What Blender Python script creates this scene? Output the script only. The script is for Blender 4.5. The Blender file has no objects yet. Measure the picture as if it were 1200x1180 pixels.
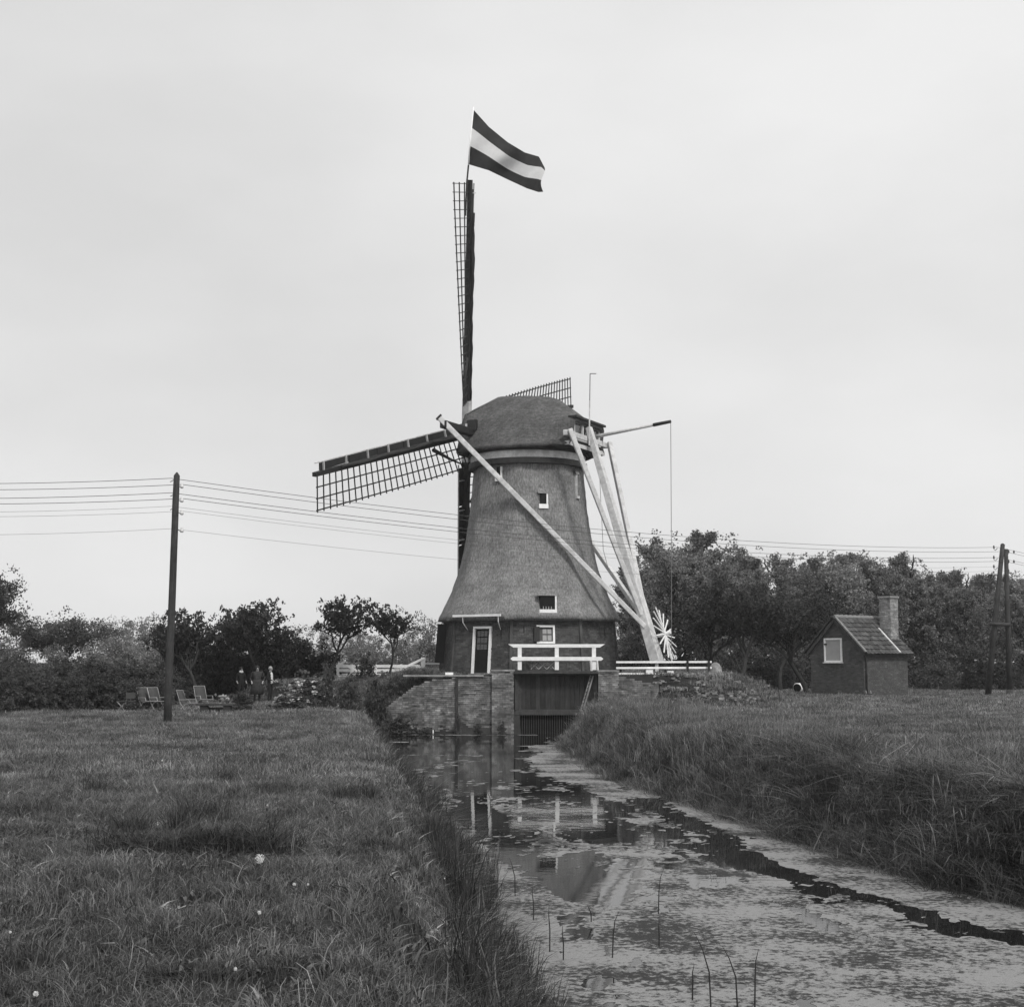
import bpy, math, random
import numpy as np
from mathutils import Vector, Matrix
R = math.radians
SC = bpy.context.scene
COL = SC.collection
random.seed(7); RNG = np.random.default_rng(7)

# ------------------------------------------------------------------ camera
F = 1650.0; PITCH = math.atan(186 / F); EZ = 1.8
cd = bpy.data.cameras.new('camera'); cam = bpy.data.objects.new('camera', cd); COL.objects.link(cam)
cam.location = (0, 0, EZ); cam.rotation_euler = (R(90) + PITCH, 0, 0)
cd.sensor_width = 36; cd.lens = F / 1200 * 36; cd.clip_start = .1; cd.clip_end = 6000
SC.camera = cam
# ------------------------------------------------------------------ sky
SUN_EL, SUN_AZ = R(48), R(150)       # azimuth clockwise from +Y: sun behind the camera, to the right
w = bpy.data.worlds.new('World'); SC.world = w; w.use_nodes = True
nt = w.node_tree; nt.nodes.clear()
N = nt.nodes.new; LK = nt.links.new
out = N('ShaderNodeOutputWorld'); bg = N('ShaderNodeBackground'); bg.inputs['Strength'].default_value = .1
sky = N('ShaderNodeTexSky'); sky.sky_type = 'NISHITA'; sky.sun_disc = False
sky.sun_elevation = SUN_EL; sky.sun_rotation = SUN_AZ; sky.dust_density = 3
bw = N('ShaderNodeRGBToBW'); LK(sky.outputs[0], bw.inputs[0])
tc = N('ShaderNodeTexCoord'); mp = N('ShaderNodeMapping'); mp.inputs['Scale'].default_value = (1, 1, 2.2)
mp.inputs['Location'].default_value = (.35, .1, .4)
LK(tc.outputs['Generated'], mp.inputs[0])
cl = N('ShaderNodeTexNoise'); cl.inputs['Scale'].default_value = 2.6; cl.inputs['Detail'].default_value = 5; cl.inputs['Roughness'].default_value = .45
LK(mp.outputs[0], cl.inputs['Vector'])
cr = N('ShaderNodeMapRange'); cr.inputs[1].default_value = .3; cr.inputs[2].default_value = .7
cr.inputs[3].default_value = 4.7; cr.inputs[4].default_value = 6.0; LK(cl.outputs[0], cr.inputs[0])
mx = N('ShaderNodeMix'); mx.data_type = 'FLOAT'; mx.inputs[0].default_value = .88     # thick even cloud over the clear sky
LK(bw.outputs[0], mx.inputs[2]); LK(cr.outputs[0], mx.inputs[3])
LK(mx.outputs[0], bg.inputs[0]); LK(bg.outputs[0], out.inputs[0])
# ------------------------------------------------------------------ sun
sd = bpy.data.lights.new('sun', 'SUN'); sd.energy = 1.5; sd.angle = R(12); sd.color = (1, .985, .96)
so = bpy.data.objects.new('sun', sd); COL.objects.link(so)
sdir = Vector((math.sin(SUN_AZ) * math.cos(SUN_EL), math.cos(SUN_AZ) * math.cos(SUN_EL), math.sin(SUN_EL)))
so.rotation_euler = sdir.to_track_quat('Z', 'Y').to_euler()
vs = SC.view_settings; SC.display_settings.display_device = 'sRGB'
vs.view_transform = 'Standard'; vs.look = 'None'; vs.exposure = .65; vs.gamma = 1; vs.use_curve_mapping = False

# ------------------------------------------------------------------ helpers
def at(X, Y, D):                     # point at distance D seen at pixel X, Y of the photograph
    dx = (X - 600) / F; u = (590 - Y) / F
    d = Vector((dx, math.cos(PITCH) - u * math.sin(PITCH), math.sin(PITCH) + u * math.cos(PITCH)))
    return Vector((0, 0, EZ)) + d * (D / d.y)
def gp(X, Y, z=0.0):                 # point of the level z seen at pixel X, Y
    dx = (X - 600) / F; u = (590 - Y) / F
    d = Vector((dx, math.cos(PITCH) - u * math.sin(PITCH), math.sin(PITCH) + u * math.cos(PITCH)))
    return Vector((0, 0, EZ)) + d * ((z - EZ) / d.z)

def mat(name, v, var=.25, scale=4., rough=.85, bump=0., bscale=None, spec=.2, stretch=(1, 1, 1), dirt=0., dscale=1., objrand=0., transl=0., detail=6., world=0., streak=0.):
    m = bpy.data.materials.new(name); m.use_nodes = True; t = m.node_tree; n = t.nodes.new; l = t.links.new
    p = t.nodes['Principled BSDF']; p.inputs['Roughness'].default_value = rough
    p.inputs['Specular IOR Level'].default_value = spec
    tcn = n('ShaderNodeTexCoord'); mpn = n('ShaderNodeMapping'); mpn.inputs['Scale'].default_value = stretch
    l(tcn.outputs['Object'], mpn.inputs[0])
    no = n('ShaderNodeTexNoise'); no.inputs['Scale'].default_value = scale; no.inputs['Detail'].default_value = detail; no.inputs['Roughness'].default_value = .65
    l(mpn.outputs[0], no.inputs['Vector'])
    mr = n('ShaderNodeMapRange'); mr.inputs[1].default_value = .25; mr.inputs[2].default_value = .75
    mr.inputs[3].default_value = v * (1 - var); mr.inputs[4].default_value = v * (1 + var); l(no.outputs[0], mr.inputs[0])
    a = n('ShaderNodeAttribute'); a.attribute_name = 'tone'
    ad = n('ShaderNodeMath'); ad.operation = 'ADD'; ad.inputs[1].default_value = 1; l(a.outputs['Fac'], ad.inputs[0])
    mu = n('ShaderNodeMath'); mu.operation = 'MULTIPLY'; l(mr.outputs[0], mu.inputs[0]); l(ad.outputs[0], mu.inputs[1])
    last = mu.outputs[0]
    if objrand:
        oi = n('ShaderNodeObjectInfo'); orr = n('ShaderNodeMapRange'); orr.inputs[3].default_value = 1 - objrand; orr.inputs[4].default_value = 1 + objrand
        l(oi.outputs['Random'], orr.inputs[0]); m2 = n('ShaderNodeMath'); m2.operation = 'MULTIPLY'; l(last, m2.inputs[0]); l(orr.outputs[0], m2.inputs[1]); last = m2.outputs[0]
    if dirt:
        dn = n('ShaderNodeTexNoise'); dn.inputs['Scale'].default_value = dscale; dn.inputs['Detail'].default_value = 8; dn.inputs['Roughness'].default_value = .7
        l(tcn.outputs['Object'], dn.inputs['Vector'])
        dr = n('ShaderNodeMapRange'); dr.inputs[1].default_value = .42; dr.inputs[2].default_value = .62; dr.inputs[3].default_value = 1 - dirt; dr.inputs[4].default_value = 1; l(dn.outputs[0], dr.inputs[0])
        m3 = n('ShaderNodeMath'); m3.operation = 'MULTIPLY'; l(last, m3.inputs[0]); l(dr.outputs[0], m3.inputs[1]); last = m3.outputs[0]
    if streak:
        sm_ = n('ShaderNodeMapping'); sm_.inputs['Scale'].default_value = (9, 9, .55); l(tcn.outputs['Object'], sm_.inputs[0]); s1 = n('ShaderNodeTexNoise'); s1.inputs['Scale'].default_value = 1.6; s1.inputs['Detail'].default_value = 7; s1.inputs['Roughness'].default_value = .7; l(sm_.outputs[0], s1.inputs['Vector'])
        sr = n('ShaderNodeMapRange'); sr.inputs[1].default_value = .35; sr.inputs[2].default_value = .65; sr.inputs[3].default_value = 1 - streak; sr.inputs[4].default_value = 1 + streak; l(s1.outputs[0], sr.inputs[0])
        s2 = n('ShaderNodeMapping'); s2.inputs['Scale'].default_value = (.5, .5, 5.5); l(tcn.outputs['Object'], s2.inputs[0]); s3 = n('ShaderNodeTexNoise'); s3.inputs['Scale'].default_value = 1.5; s3.inputs['Detail'].default_value = 6; l(s2.outputs[0], s3.inputs['Vector'])
        s4 = n('ShaderNodeMapRange'); s4.inputs[1].default_value = .38; s4.inputs[2].default_value = .62; s4.inputs[3].default_value = 1 - streak * .3; s4.inputs[4].default_value = 1 + streak * .3; l(s3.outputs[0], s4.inputs[0])
        m5 = n('ShaderNodeMath'); m5.operation = 'MULTIPLY'; l(sr.outputs[0], m5.inputs[0]); l(s4.outputs[0], m5.inputs[1]); m6 = n('ShaderNodeMath'); m6.operation = 'MULTIPLY'; l(last, m6.inputs[0]); l(m5.outputs[0], m6.inputs[1]); last = m6.outputs[0]
    if world:
        ge = n('ShaderNodeNewGeometry'); wn2 = n('ShaderNodeTexNoise'); wn2.inputs['Scale'].default_value = .55; wn2.inputs['Detail'].default_value = 5; wn2.inputs['Roughness'].default_value = .65; l(ge.outputs['Position'], wn2.inputs['Vector'])
        wr2 = n('ShaderNodeMapRange'); wr2.inputs[1].default_value = .32; wr2.inputs[2].default_value = .68; wr2.inputs[3].default_value = 1 - world; wr2.inputs[4].default_value = 1 + world; l(wn2.outputs[0], wr2.inputs[0])
        m4 = n('ShaderNodeMath'); m4.operation = 'MULTIPLY'; l(last, m4.inputs[0]); l(wr2.outputs[0], m4.inputs[1]); last = m4.outputs[0]
    l(last, p.inputs['Base Color'])
    if bump:
        bn = n('ShaderNodeTexNoise'); bn.inputs['Scale'].default_value = bscale or scale * 4; bn.inputs['Detail'].default_value = 8; bn.inputs['Roughness'].default_value = .75
        l(mpn.outputs[0], bn.inputs['Vector'])
        b = n('ShaderNodeBump'); b.inputs['Strength'].default_value = min(1, bump); b.inputs['Distance'].default_value = .03 * max(1, bump)
        l(bn.outputs[0], b.inputs['Height']); l(b.outputs[0], p.inputs['Normal'])
    if transl:
        tr = n('ShaderNodeBsdfTranslucent'); l(last, tr.inputs[0]); ms = n('ShaderNodeMixShader'); ms.inputs[0].default_value = transl
        l(p.outputs[0], ms.inputs[1]); l(tr.outputs[0], ms.inputs[2]); l(ms.outputs[0], t.nodes['Material Output'].inputs[0])
    return m

M = {}
M['thatch'] = mat('reed_thatch', .31, .62, 11.0, .95, 2.5, 40, .1, (1.5, 1.5, .6), dirt=.25, dscale=1.1, detail=9, streak=.2)
M['thatchcap'] = mat('reed_thatch_cap', .15, .6, 9.0, .95, 2.5, 30, .1, (.6, .6, 2.2), dirt=.3, dscale=1.1, detail=9, streak=.22)
M['brick'] = mat('mill_brick', .092, .25, 2.2, .9, .4, 40, .15, dirt=.25, dscale=1.1)
M['oldbrick'] = mat('weathered_brick', .25, .4, 3.0, .95, .8, 30, .1, dirt=.55, dscale=1.4)
M['mortar'] = mat('mortar', .10, .3, 6, .95, .5, 50, .1)
M['hutbrick'] = mat('hut_brick', .095, .22, 3.0, .9, .4, 50, .1, dirt=.15, dscale=1.)
M['chimbrick'] = mat('chimney_brick', .34, .25, 4.0, .9, .5, 50, .1, dirt=.25, dscale=2)
M['white'] = mat('white_paint', .88, .05, 6, .55, .1, 60, .3, dirt=.10, dscale=3)
M['offwhite'] = mat('weathered_white_paint', .64, .12, 5, .7, .2, 60, .2, dirt=.22, dscale=2.5)
M['dark'] = mat('tarred_wood', .022, .35, 5, .6, .4, 30, .3, (1, 1, .3))
M['darkplank'] = mat('dark_plank', .040, .35, 5, .7, .5, 30, .3, (3, 3, .4), dirt=.3, dscale=2)
M['black'] = mat('unlit_interior', .006, .2, 5, .7)  # near-black colour painted in for the unlit depth of openings
M['wood'] = mat('grey_wood', .075, .35, 8, .8, .6, 30, .2, (4, 4, .5), dirt=.35, dscale=2)
M['polewood'] = mat('tarred_pole_wood', .062, .5, 6, .8, .6, 30, .2, (5, 5, .6), dirt=.4, dscale=1.5)
M['stone'] = mat('grey_stone', .32, .3, 5, .9, .6, 30, .1, dirt=.4, dscale=3)
M['tile'] = mat('roof_tile', .08, .4, 4, .7, .3, 40, .3, dirt=.3, dscale=3, objrand=.35)
M['ridge'] = mat('ridge_tile', .20, .35, 6, .8, .3, 40, .2)
M['shutter'] = mat('grey_shutter_paint', .36, .1, 4, .6, .2, 40, .2)
M['glass'] = mat('window_glass', .03, .2, 3, .08, spec=.8)
M['curtain'] = mat('pale_curtain', .35, .2, 5, .9)
M['metal'] = mat('dark_metal', .05, .3, 8, .5, .2, 40, .4)
M['framepaint'] = mat('dull_frame_paint', .36, .1, 5, .6)
M['porcelain'] = mat('porcelain', .6, .1, 5, .3, spec=.5)
M['wire'] = mat('wire_metal', .08, .1, 5, .6)
M['rope'] = mat('grey_rope', .2, .1, 20, .9)
M['flagdark'] = mat('red_stripe_cloth', .042, .15, 3, .9, .3, 60, .1, transl=.15)
M['flagblue'] = mat('blue_stripe_cloth', .030, .15, 3, .9, .3, 60, .1, transl=.15)
M['flagwhite'] = mat('white_stripe_cloth', .66, .08, 3, .9, .3, 60, .1, transl=.3)
M['cloth'] = mat('rolled_sailcloth', .035, .3, 4, .9, .5, 20)
M['canvas'] = mat('chair_canvas', .06, .15, 10, .9)
M['bark'] = mat('bark', .040, .4, 6, .95, 1., 20, .1, (2, 2, .5))
M['barkpale'] = mat('pale_bark', .09, .4, 6, .95, 1., 20, .1, (2, 2, .5))
for nm, v in (('leaf_orchard', .050), ('leaf_wood', .18), ('leaf_far_hazed', .20), ('leaf_hedge', .078), ('leaf_shrub', .08), ('leaf_shaded', .028)):
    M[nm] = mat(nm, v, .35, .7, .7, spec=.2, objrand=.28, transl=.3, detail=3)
M['petal'] = mat('petals', .5, .15, 5, .8, transl=.2)
M['skin'] = mat('skin', .32, .05, 5, .6)
M['suit'] = mat('dark_suit_cloth', .02, .2, 9, .9)
M['frock'] = mat('dark_patterned_cloth', .035, .7, 16, .9)
M['shirt'] = mat('white_shirt', .75, .05, 5, .8)
M['hairgrey'] = mat('grey_hair', .35, .3, 30, .8)
M['hairdark'] = mat('dark_hair', .03, .3, 30, .7)
M['soil'] = mat('meadow_ground', .045, .45, 1.3, .95, 1.2, 9, .05, dirt=.35, dscale=.35)
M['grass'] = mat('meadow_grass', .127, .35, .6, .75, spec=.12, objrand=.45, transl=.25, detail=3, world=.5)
M['grasstall'] = mat('bank_grass', .108, .35, .5, .75, spec=.12, objrand=.5, transl=.25, detail=3, world=.5)
M['grassdark'] = mat('tussock_grass', .06, .35, .5, .8, spec=.1, objrand=.4, transl=.2, detail=3)
M['grassdry'] = mat('dry_grass', .21, .25, 3, .85, spec=.1, objrand=.35, transl=.2, detail=3)
M['reedleaf'] = mat('reed_leaf', .05, .35, .5, .75, spec=.12, objrand=.45, transl=.2, detail=3)
M['reed'] = mat('dark_reed', .03, .3, 5, .8)
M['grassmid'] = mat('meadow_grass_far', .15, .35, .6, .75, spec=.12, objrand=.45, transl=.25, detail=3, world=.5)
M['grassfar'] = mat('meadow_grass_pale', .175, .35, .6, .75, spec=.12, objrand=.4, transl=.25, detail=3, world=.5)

def setp(o, label=None, cat=None, group=None, kind=None):
    if label: o['label'] = label
    if cat: o['category'] = cat
    if group: o['group'] = group
    if kind: o['kind'] = kind
    return o
def thing(name, label, cat, loc=(0, 0, 0), group=None, rz=0):
    o = bpy.data.objects.new(name, None); COL.objects.link(o); o.empty_display_size = .3
    o.location = loc; o.rotation_euler = (0, 0, rz); return setp(o, label, cat, group)
def origin(p):
    v = Vector((0, 0, 0))
    while p is not None: v = v + Vector(p.location); p = p.parent
    return v
def meshobj(name, V, Fc, m, parent=None, smooth=False, tone=None, local=True, loose=None):
    V = np.asarray(V, dtype=np.float32).reshape(-1, 3)
    if parent is not None and not local: V = V - np.array(origin(parent), dtype=np.float32)
    me = bpy.data.meshes.new(name)
    if isinstance(Fc, np.ndarray):
        k = Fc.shape[1]; me.vertices.add(len(V)); me.vertices.foreach_set('co', V.ravel())
        me.loops.add(Fc.size); me.loops.foreach_set('vertex_index', Fc.astype(np.int32).ravel())
        me.polygons.add(len(Fc)); me.polygons.foreach_set('loop_start', np.arange(0, Fc.size, k, dtype=np.int32))
        me.update(calc_edges=True); me.validate()
    else:
        me.from_pydata([tuple(map(float, v)) for v in V], [], Fc)
    if smooth: me.shade_smooth()
    if tone is not None:
        at_ = me.attributes.new('tone', 'FLOAT', 'POINT'); at_.data.foreach_set('value', np.asarray(tone, dtype=np.float32))
    ms = m if isinstance(m, (list, tuple)) else [m]
    for q in ms: me.materials.append(q)
    o = bpy.data.objects.new(name, me); COL.objects.link(o)
    if parent is not None: o.parent = parent
    return o
BOXF = [(0, 3, 2, 1), (4, 5, 6, 7), (0, 1, 5, 4), (1, 2, 6, 5), (2, 3, 7, 6), (3, 0, 4, 7)]
class MB:
    def __init__(s): s.v = []; s.f = []; s.t = []
    def add(s, vs_, fs, tone=0.):
        k = len(s.v); s.v += [tuple(v) for v in vs_]; s.f += [tuple(i + k for i in f) for f in fs]; s.t += [tone] * len(vs_); return s
    def box(s, c, sx, sy, sz, rot=None, tone=0.):
        c = Vector(c); vs_ = [Vector((x * sx / 2, y * sy / 2, z * sz / 2)) for z in (-1, 1) for x, y in ((-1, -1), (1, -1), (1, 1), (-1, 1))]
        if rot is not None: vs_ = [rot @ v for v in vs_]
        return s.add([c + v for v in vs_], BOXF, tone)
    def beam(s, a, b, w_, h, up=(0, 0, 1), w2=None, h2=None, tone=0.):   # w_ across, h along 'up'
        a = Vector(a); b = Vector(b); d = (b - a).normalized(); up = Vector(up); x = d.cross(up)
        if x.length < 1e-4: x = d.cross(Vector((1, 0, 0)))
        x.normalize(); y = x.cross(d).normalized(); w2 = w_ if w2 is None else w2; h2 = h if h2 is None else h2
        vs_ = []
        for p, ww, hh in ((a, w_, h), (b, w2, h2)):
            for i, j in ((-1, -1), (1, -1), (1, 1), (-1, 1)): vs_.append(p + x * (i * ww / 2) + y * (j * hh / 2))
        return s.add(vs_, BOXF, tone)
    def tube(s, pts, rad, n=8, cap=True, tone=0.):
        pts = [Vector(p) for p in pts]; rad = rad if isinstance(rad, (list, tuple)) else [rad] * len(pts)
        k = len(s.v); x = None
        for i, p in enumerate(pts):
            d = (pts[min(i + 1, len(pts) - 1)] - pts[max(i - 1, 0)]).normalized()
            if x is None:
                x = d.cross(Vector((0, 0, 1)));
                if x.length < .05: x = d.cross(Vector((1, 0, 0)))
            x = (x - d * x.dot(d)).normalized(); y = d.cross(x)
            for j in range(n):
                a = 2 * math.pi * j / n; s.v.append(tuple(p + (x * math.cos(a) + y * math.sin(a)) * rad[i])); s.t.append(tone)
        for i in range(len(pts) - 1):
            for j in range(n): s.f.append((k + i * n + j, k + i * n + (j + 1) % n, k + (i + 1) * n + (j + 1) % n, k + (i + 1) * n + j))
        if cap: s.f.append(tuple(k + j for j in reversed(range(n)))); e = k + (len(pts) - 1) * n; s.f.append(tuple(e + j for j in range(n)))
        return s
    def lathe(s, c, prof, n=12, tone=0.):
        c = Vector(c); k = len(s.v)
        for r_, z in prof:
            for j in range(n): a = 2 * math.pi * j / n; s.v.append((c.x + r_ * math.cos(a), c.y + r_ * math.sin(a), c.z + z)); s.t.append(tone)
        for i in range(len(prof) - 1):
            for j in range(n): s.f.append((k + i * n + j, k + i * n + (j + 1) % n, k + (i + 1) * n + (j + 1) % n, k + (i + 1) * n + j))
        s.f.append(tuple(k + j for j in reversed(range(n)))); e = k + (len(prof) - 1) * n; s.f.append(tuple(e + j for j in range(n)))
        return s
    def build(s, name, m, parent=None, smooth=False, kind=None):
        o = meshobj(name, s.v, s.f, m, parent, smooth, s.t, local=(parent is None or parent.get('_loc') == 1))
        if kind: o['kind'] = kind
        return o
def bevel(o, wd=.01, seg=2):
    b = o.modifiers.new('bevel', 'BEVEL'); b.width = wd; b.segments = seg; b.limit_method = 'ANGLE'; return o
def copy_tree(o, parent=None):
    c = o.copy(); COL.objects.link(c); c.parent = parent
    for ch in list(o.children): copy_tree(ch, c)
    return c

# value noise in numpy
_T = RNG.random((256, 256))
def vnoise(x, y):
    xi = np.floor(x).astype(int); yi = np.floor(y).astype(int); fx = x - xi; fy = y - yi
    fx = fx * fx * (3 - 2 * fx); fy = fy * fy * (3 - 2 * fy)
    a = _T[xi & 255, yi & 255]; b = _T[(xi + 1) & 255, yi & 255]; c = _T[xi & 255, (yi + 1) & 255]; d = _T[(xi + 1) & 255, (yi + 1) & 255]
    return (a * (1 - fx) + b * fx) * (1 - fy) + (c * (1 - fx) + d * fx) * fy
def fbm(x, y, o=4, g=.5):
    s = 0; a = 1; t = 0
    for k in range(o): s = s + a * vnoise(x * 2 ** k + 17.3 * k, y * 2 ** k + 9.1 * k); t += a; a *= g
    return s / t
def sstep(a, b, x): t = np.clip((x - a) / (b - a), 0, 1); return t * t * (3 - 2 * t)
def poly_sd(x, y, P):                # signed distance to a closed polygon, negative inside
    P = np.asarray(P, float); d = np.full(x.shape, 1e9); ins = np.zeros(x.shape, bool)
    for i in range(len(P)):
        a = P[i]; b = P[(i + 1) % len(P)]; e = b - a
        t = np.clip(((x - a[0]) * e[0] + (y - a[1]) * e[1]) / (e @ e), 0, 1)
        d = np.minimum(d, np.hypot(x - a[0] - t * e[0], y - a[1] - t * e[1]))
        c = ((a[1] > y) != (b[1] > y)); 
        with np.errstate(divide='ignore', invalid='ignore'): xx = a[0] + (y - a[1]) * e[0] / (e[1] if e[1] else 1e-9)
        ins ^= (c & (x < xx))
    return np.where(ins, -d, d)
def line_d(x, y, P):
    P = np.asarray(P, float); d = np.full(x.shape, 1e9)
    for i in range(len(P) - 1):
        a = P[i]; e = P[i + 1] - a; t = np.clip(((x - a[0]) * e[0] + (y - a[1]) * e[1]) / (e @ e), 0, 1)
        d = np.minimum(d, np.hypot(x - a[0] - t * e[0], y - a[1] - t * e[1]))
    return d

# ------------------------------------------------------------------ terrain
WZ = -1.2; PLZ = 1.28
LEFTB = [(-5.7, 60), (-5.5, 57.5), (-3.7, 43.4), (-1.95, 30), (-1.0, 23), (-.50, 18.75), (-.12, 14.5), (.06, 12), (.2, 10), (.5, 8), (1.5, 6), (4, 4), (12, 1.5), (26, -1)]
RIGHTB = [(3.66, 60), (2.3, 57), (1.8, 50), (2.6, 37), (3.95, 30), (4.7, 24.9), (5.2, 22.1), (5.7, 19.3), (6.6, 17.3), (9, 15.2), (14, 12.5), (26, 9)]
CANAL = LEFTB + RIGHTB[::-1]
MOUND = [(-3.7, 60.3), (8.6, 60.3), (9.6, 63), (10, 78), (-11, 78), (-10.5, 67), (-7.2, 66), (-4.6, 62.5)]
def ground(x, y):
    g = .16 * (fbm(x * .35 + 5, y * .35, 3) - .5) + .05 * (fbm(x * 1.6, y * 1.6, 2) - .5)
    near = line_d(x, y, [(-3.5, 11.6), (-2.6, 12.3), (-1.9, 12.0)]); g = g + .10 * (1 - sstep(.1, .9, near))
    md = poly_sd(x, y, MOUND)
    fall = .25 + 2.9 * np.maximum(sstep(5.6, 8.5, x), sstep(3.5, 4.2, -x))
    pz_ = PLZ - .32 * sstep(4.3, 5.8, -x)
    g = g * 1.0 + (pz_ - g) * (1 - sstep(0, 1, md / fall))
    cdm = poly_sd(x, y, CANAL)
    inside_wall = (y > 60.0) & (x > -6) & (x < 8)
    slope = np.where(x < -1.5 + 0 * y, 1.25, 1.25)
    bank = WZ - .18 + (g - WZ + .18) * sstep(-.05, 1, cdm / slope)
    z = np.where(cdm < 0, WZ - .18 - .5 * np.clip(-cdm, 0, 1), bank)
    z = np.where(inside_wall, g, z)
    wt = np.interp(x, [-6.6, -4.6, -3.7, -2.3], [-1.0, .42, .97, 1.2]); z = np.where((y > 60.0) & (x < -2.3) & (x > -6.6), np.minimum(z, wt + np.maximum(0, y - 60.5) * .95), z)
    z = np.where((y > 60.0) & (x > .2) & (x < 3.55) & (y < 61.2), WZ - .5, z)
    return z
def grade(a, b, s0, grow, lim): 
    o = [a]; s = s0
    while o[-1] < b: o.append(o[-1] + s); s = min(s * grow, lim)
    return o
ys = grade(-12, 4, .8, 1, 1) + grade(4.2, 62.3, .2, 1.004, .3) + grade(62.6, 100, .5, 1.02, 1.2) + grade(102, 4000, 3, 1.25, 600)
xp = grade(15, 4000, .5, 1.12, 600); xs = [-q + 2 for q in xp[::-1]] + list(np.arange(-12.8, 14.9, .2)) + xp
xs = sorted(xs); GX, GY = np.meshgrid(np.array(xs), np.array(ys)); GZ = ground(GX, GY)
nx, ny = len(xs), len(ys); idx = np.arange(nx * ny).reshape(ny, nx)
FQ = np.stack([idx[:-1, :-1], idx[:-1, 1:], idx[1:, 1:], idx[1:, :-1]], -1).reshape(-1, 4)
o = meshobj('ground', np.stack([GX, GY, GZ], -1).reshape(-1, 3), FQ, M['soil'], smooth=True); o['kind'] = 'structure'
def gz(x, y): return float(ground(np.array([float(x)]), np.array([float(y)]))[0])

# ------------------------------------------------------------------ water and duckweed
wm = bpy.data.materials.new('canal_water'); wm.use_nodes = True; t = wm.node_tree; p = t.nodes['Principled BSDF']
p.inputs['Base Color'].default_value = (.012, .012, .012, 1); p.inputs['Roughness'].default_value = .03; p.inputs['IOR'].default_value = 1.33
tn = t.nodes.new('ShaderNodeTexCoord'); nn = t.nodes.new('ShaderNodeTexNoise'); nn.inputs['Scale'].default_value = 3; nn.inputs['Detail'].default_value = 4
t.links.new(tn.outputs['Object'], nn.inputs['Vector']); b = t.nodes.new('ShaderNodeBump'); b.inputs['Strength'].default_value = .12; b.inputs['Distance'].default_value = .01
t.links.new(nn.outputs[0], b.inputs['Height']); t.links.new(b.outputs[0], p.inputs['Normal'])
o = meshobj('canal_water', [(-8, -4, WZ), (30, -4, WZ), (30, 61.1, WZ), (-8, 61.1, WZ)], [(0, 1, 2, 3)], wm); o['kind'] = 'structure'

dw = bpy.data.materials.new('duckweed'); dw.use_nodes = True; t = dw.node_tree; n = t.nodes.new; l = t.links.new; p = t.nodes['Principled BSDF']
tn = n('ShaderNodeTexCoord'); vo = n('ShaderNodeTexVoronoi'); vo.inputs['Scale'].default_value = 70; l(tn.outputs['Object'], vo.inputs['Vector'])
n1 = n('ShaderNodeTexNoise'); n1.inputs['Scale'].default_value = 11.0; n1.inputs['Detail'].default_value = 10; n1.inputs['Roughness'].default_value = .78; l(tn.outputs['Object'], n1.inputs['Vector'])
r1 = n('ShaderNodeMapRange'); r1.inputs[1].default_value = .72; r1.inputs[2].default_value = .80; r1.inputs[3].default_value = .035; r1.inputs[4].default_value = .27; n2 = n('ShaderNodeTexNoise'); n2.inputs['Scale'].default_value = .9; n2.inputs['Detail'].default_value = 3; l(tn.outputs['Object'], n2.inputs['Vector'])
n3 = n('ShaderNodeMath'); n3.operation = 'MULTIPLY_ADD'; n3.inputs[1].default_value = .55; l(n2.outputs[0], n3.inputs[0]); l(n1.outputs[0], n3.inputs[2])
l(n3.outputs[0], r1.inputs[0])
r2 = n('ShaderNodeMapRange'); r2.inputs[1].default_value = 0; r2.inputs[2].default_value = .6; r2.inputs[3].default_value = 1.15; r2.inputs[4].default_value = .8; l(vo.outputs['Distance'], r2.inputs[0])
mm = n('ShaderNodeMath'); mm.operation = 'MULTIPLY'; l(r1.outputs[0], mm.inputs[0]); l(r2.outputs[0], mm.inputs[1]); l(mm.outputs[0], p.inputs['Base Color'])
p.inputs['Roughness'].default_value = .75; p.inputs['Specular IOR Level'].default_value = .15
b = n('ShaderNodeBump'); b.inputs['Strength'].default_value = .4; b.inputs['Distance'].default_value = .004; l(vo.outputs['Distance'], b.inputs['Height']); l(b.outputs[0], p.inputs['Normal'])
CHAN = [(2.95, 31.5), (3.1, 29), (3.6, 24.9), (3.6, 21.6), (4.15, 19.5), (4.75, 17.7), (5.2, 16.4), (5.9, 15.2), (8, 13.2), (14, 10.5)]
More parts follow.
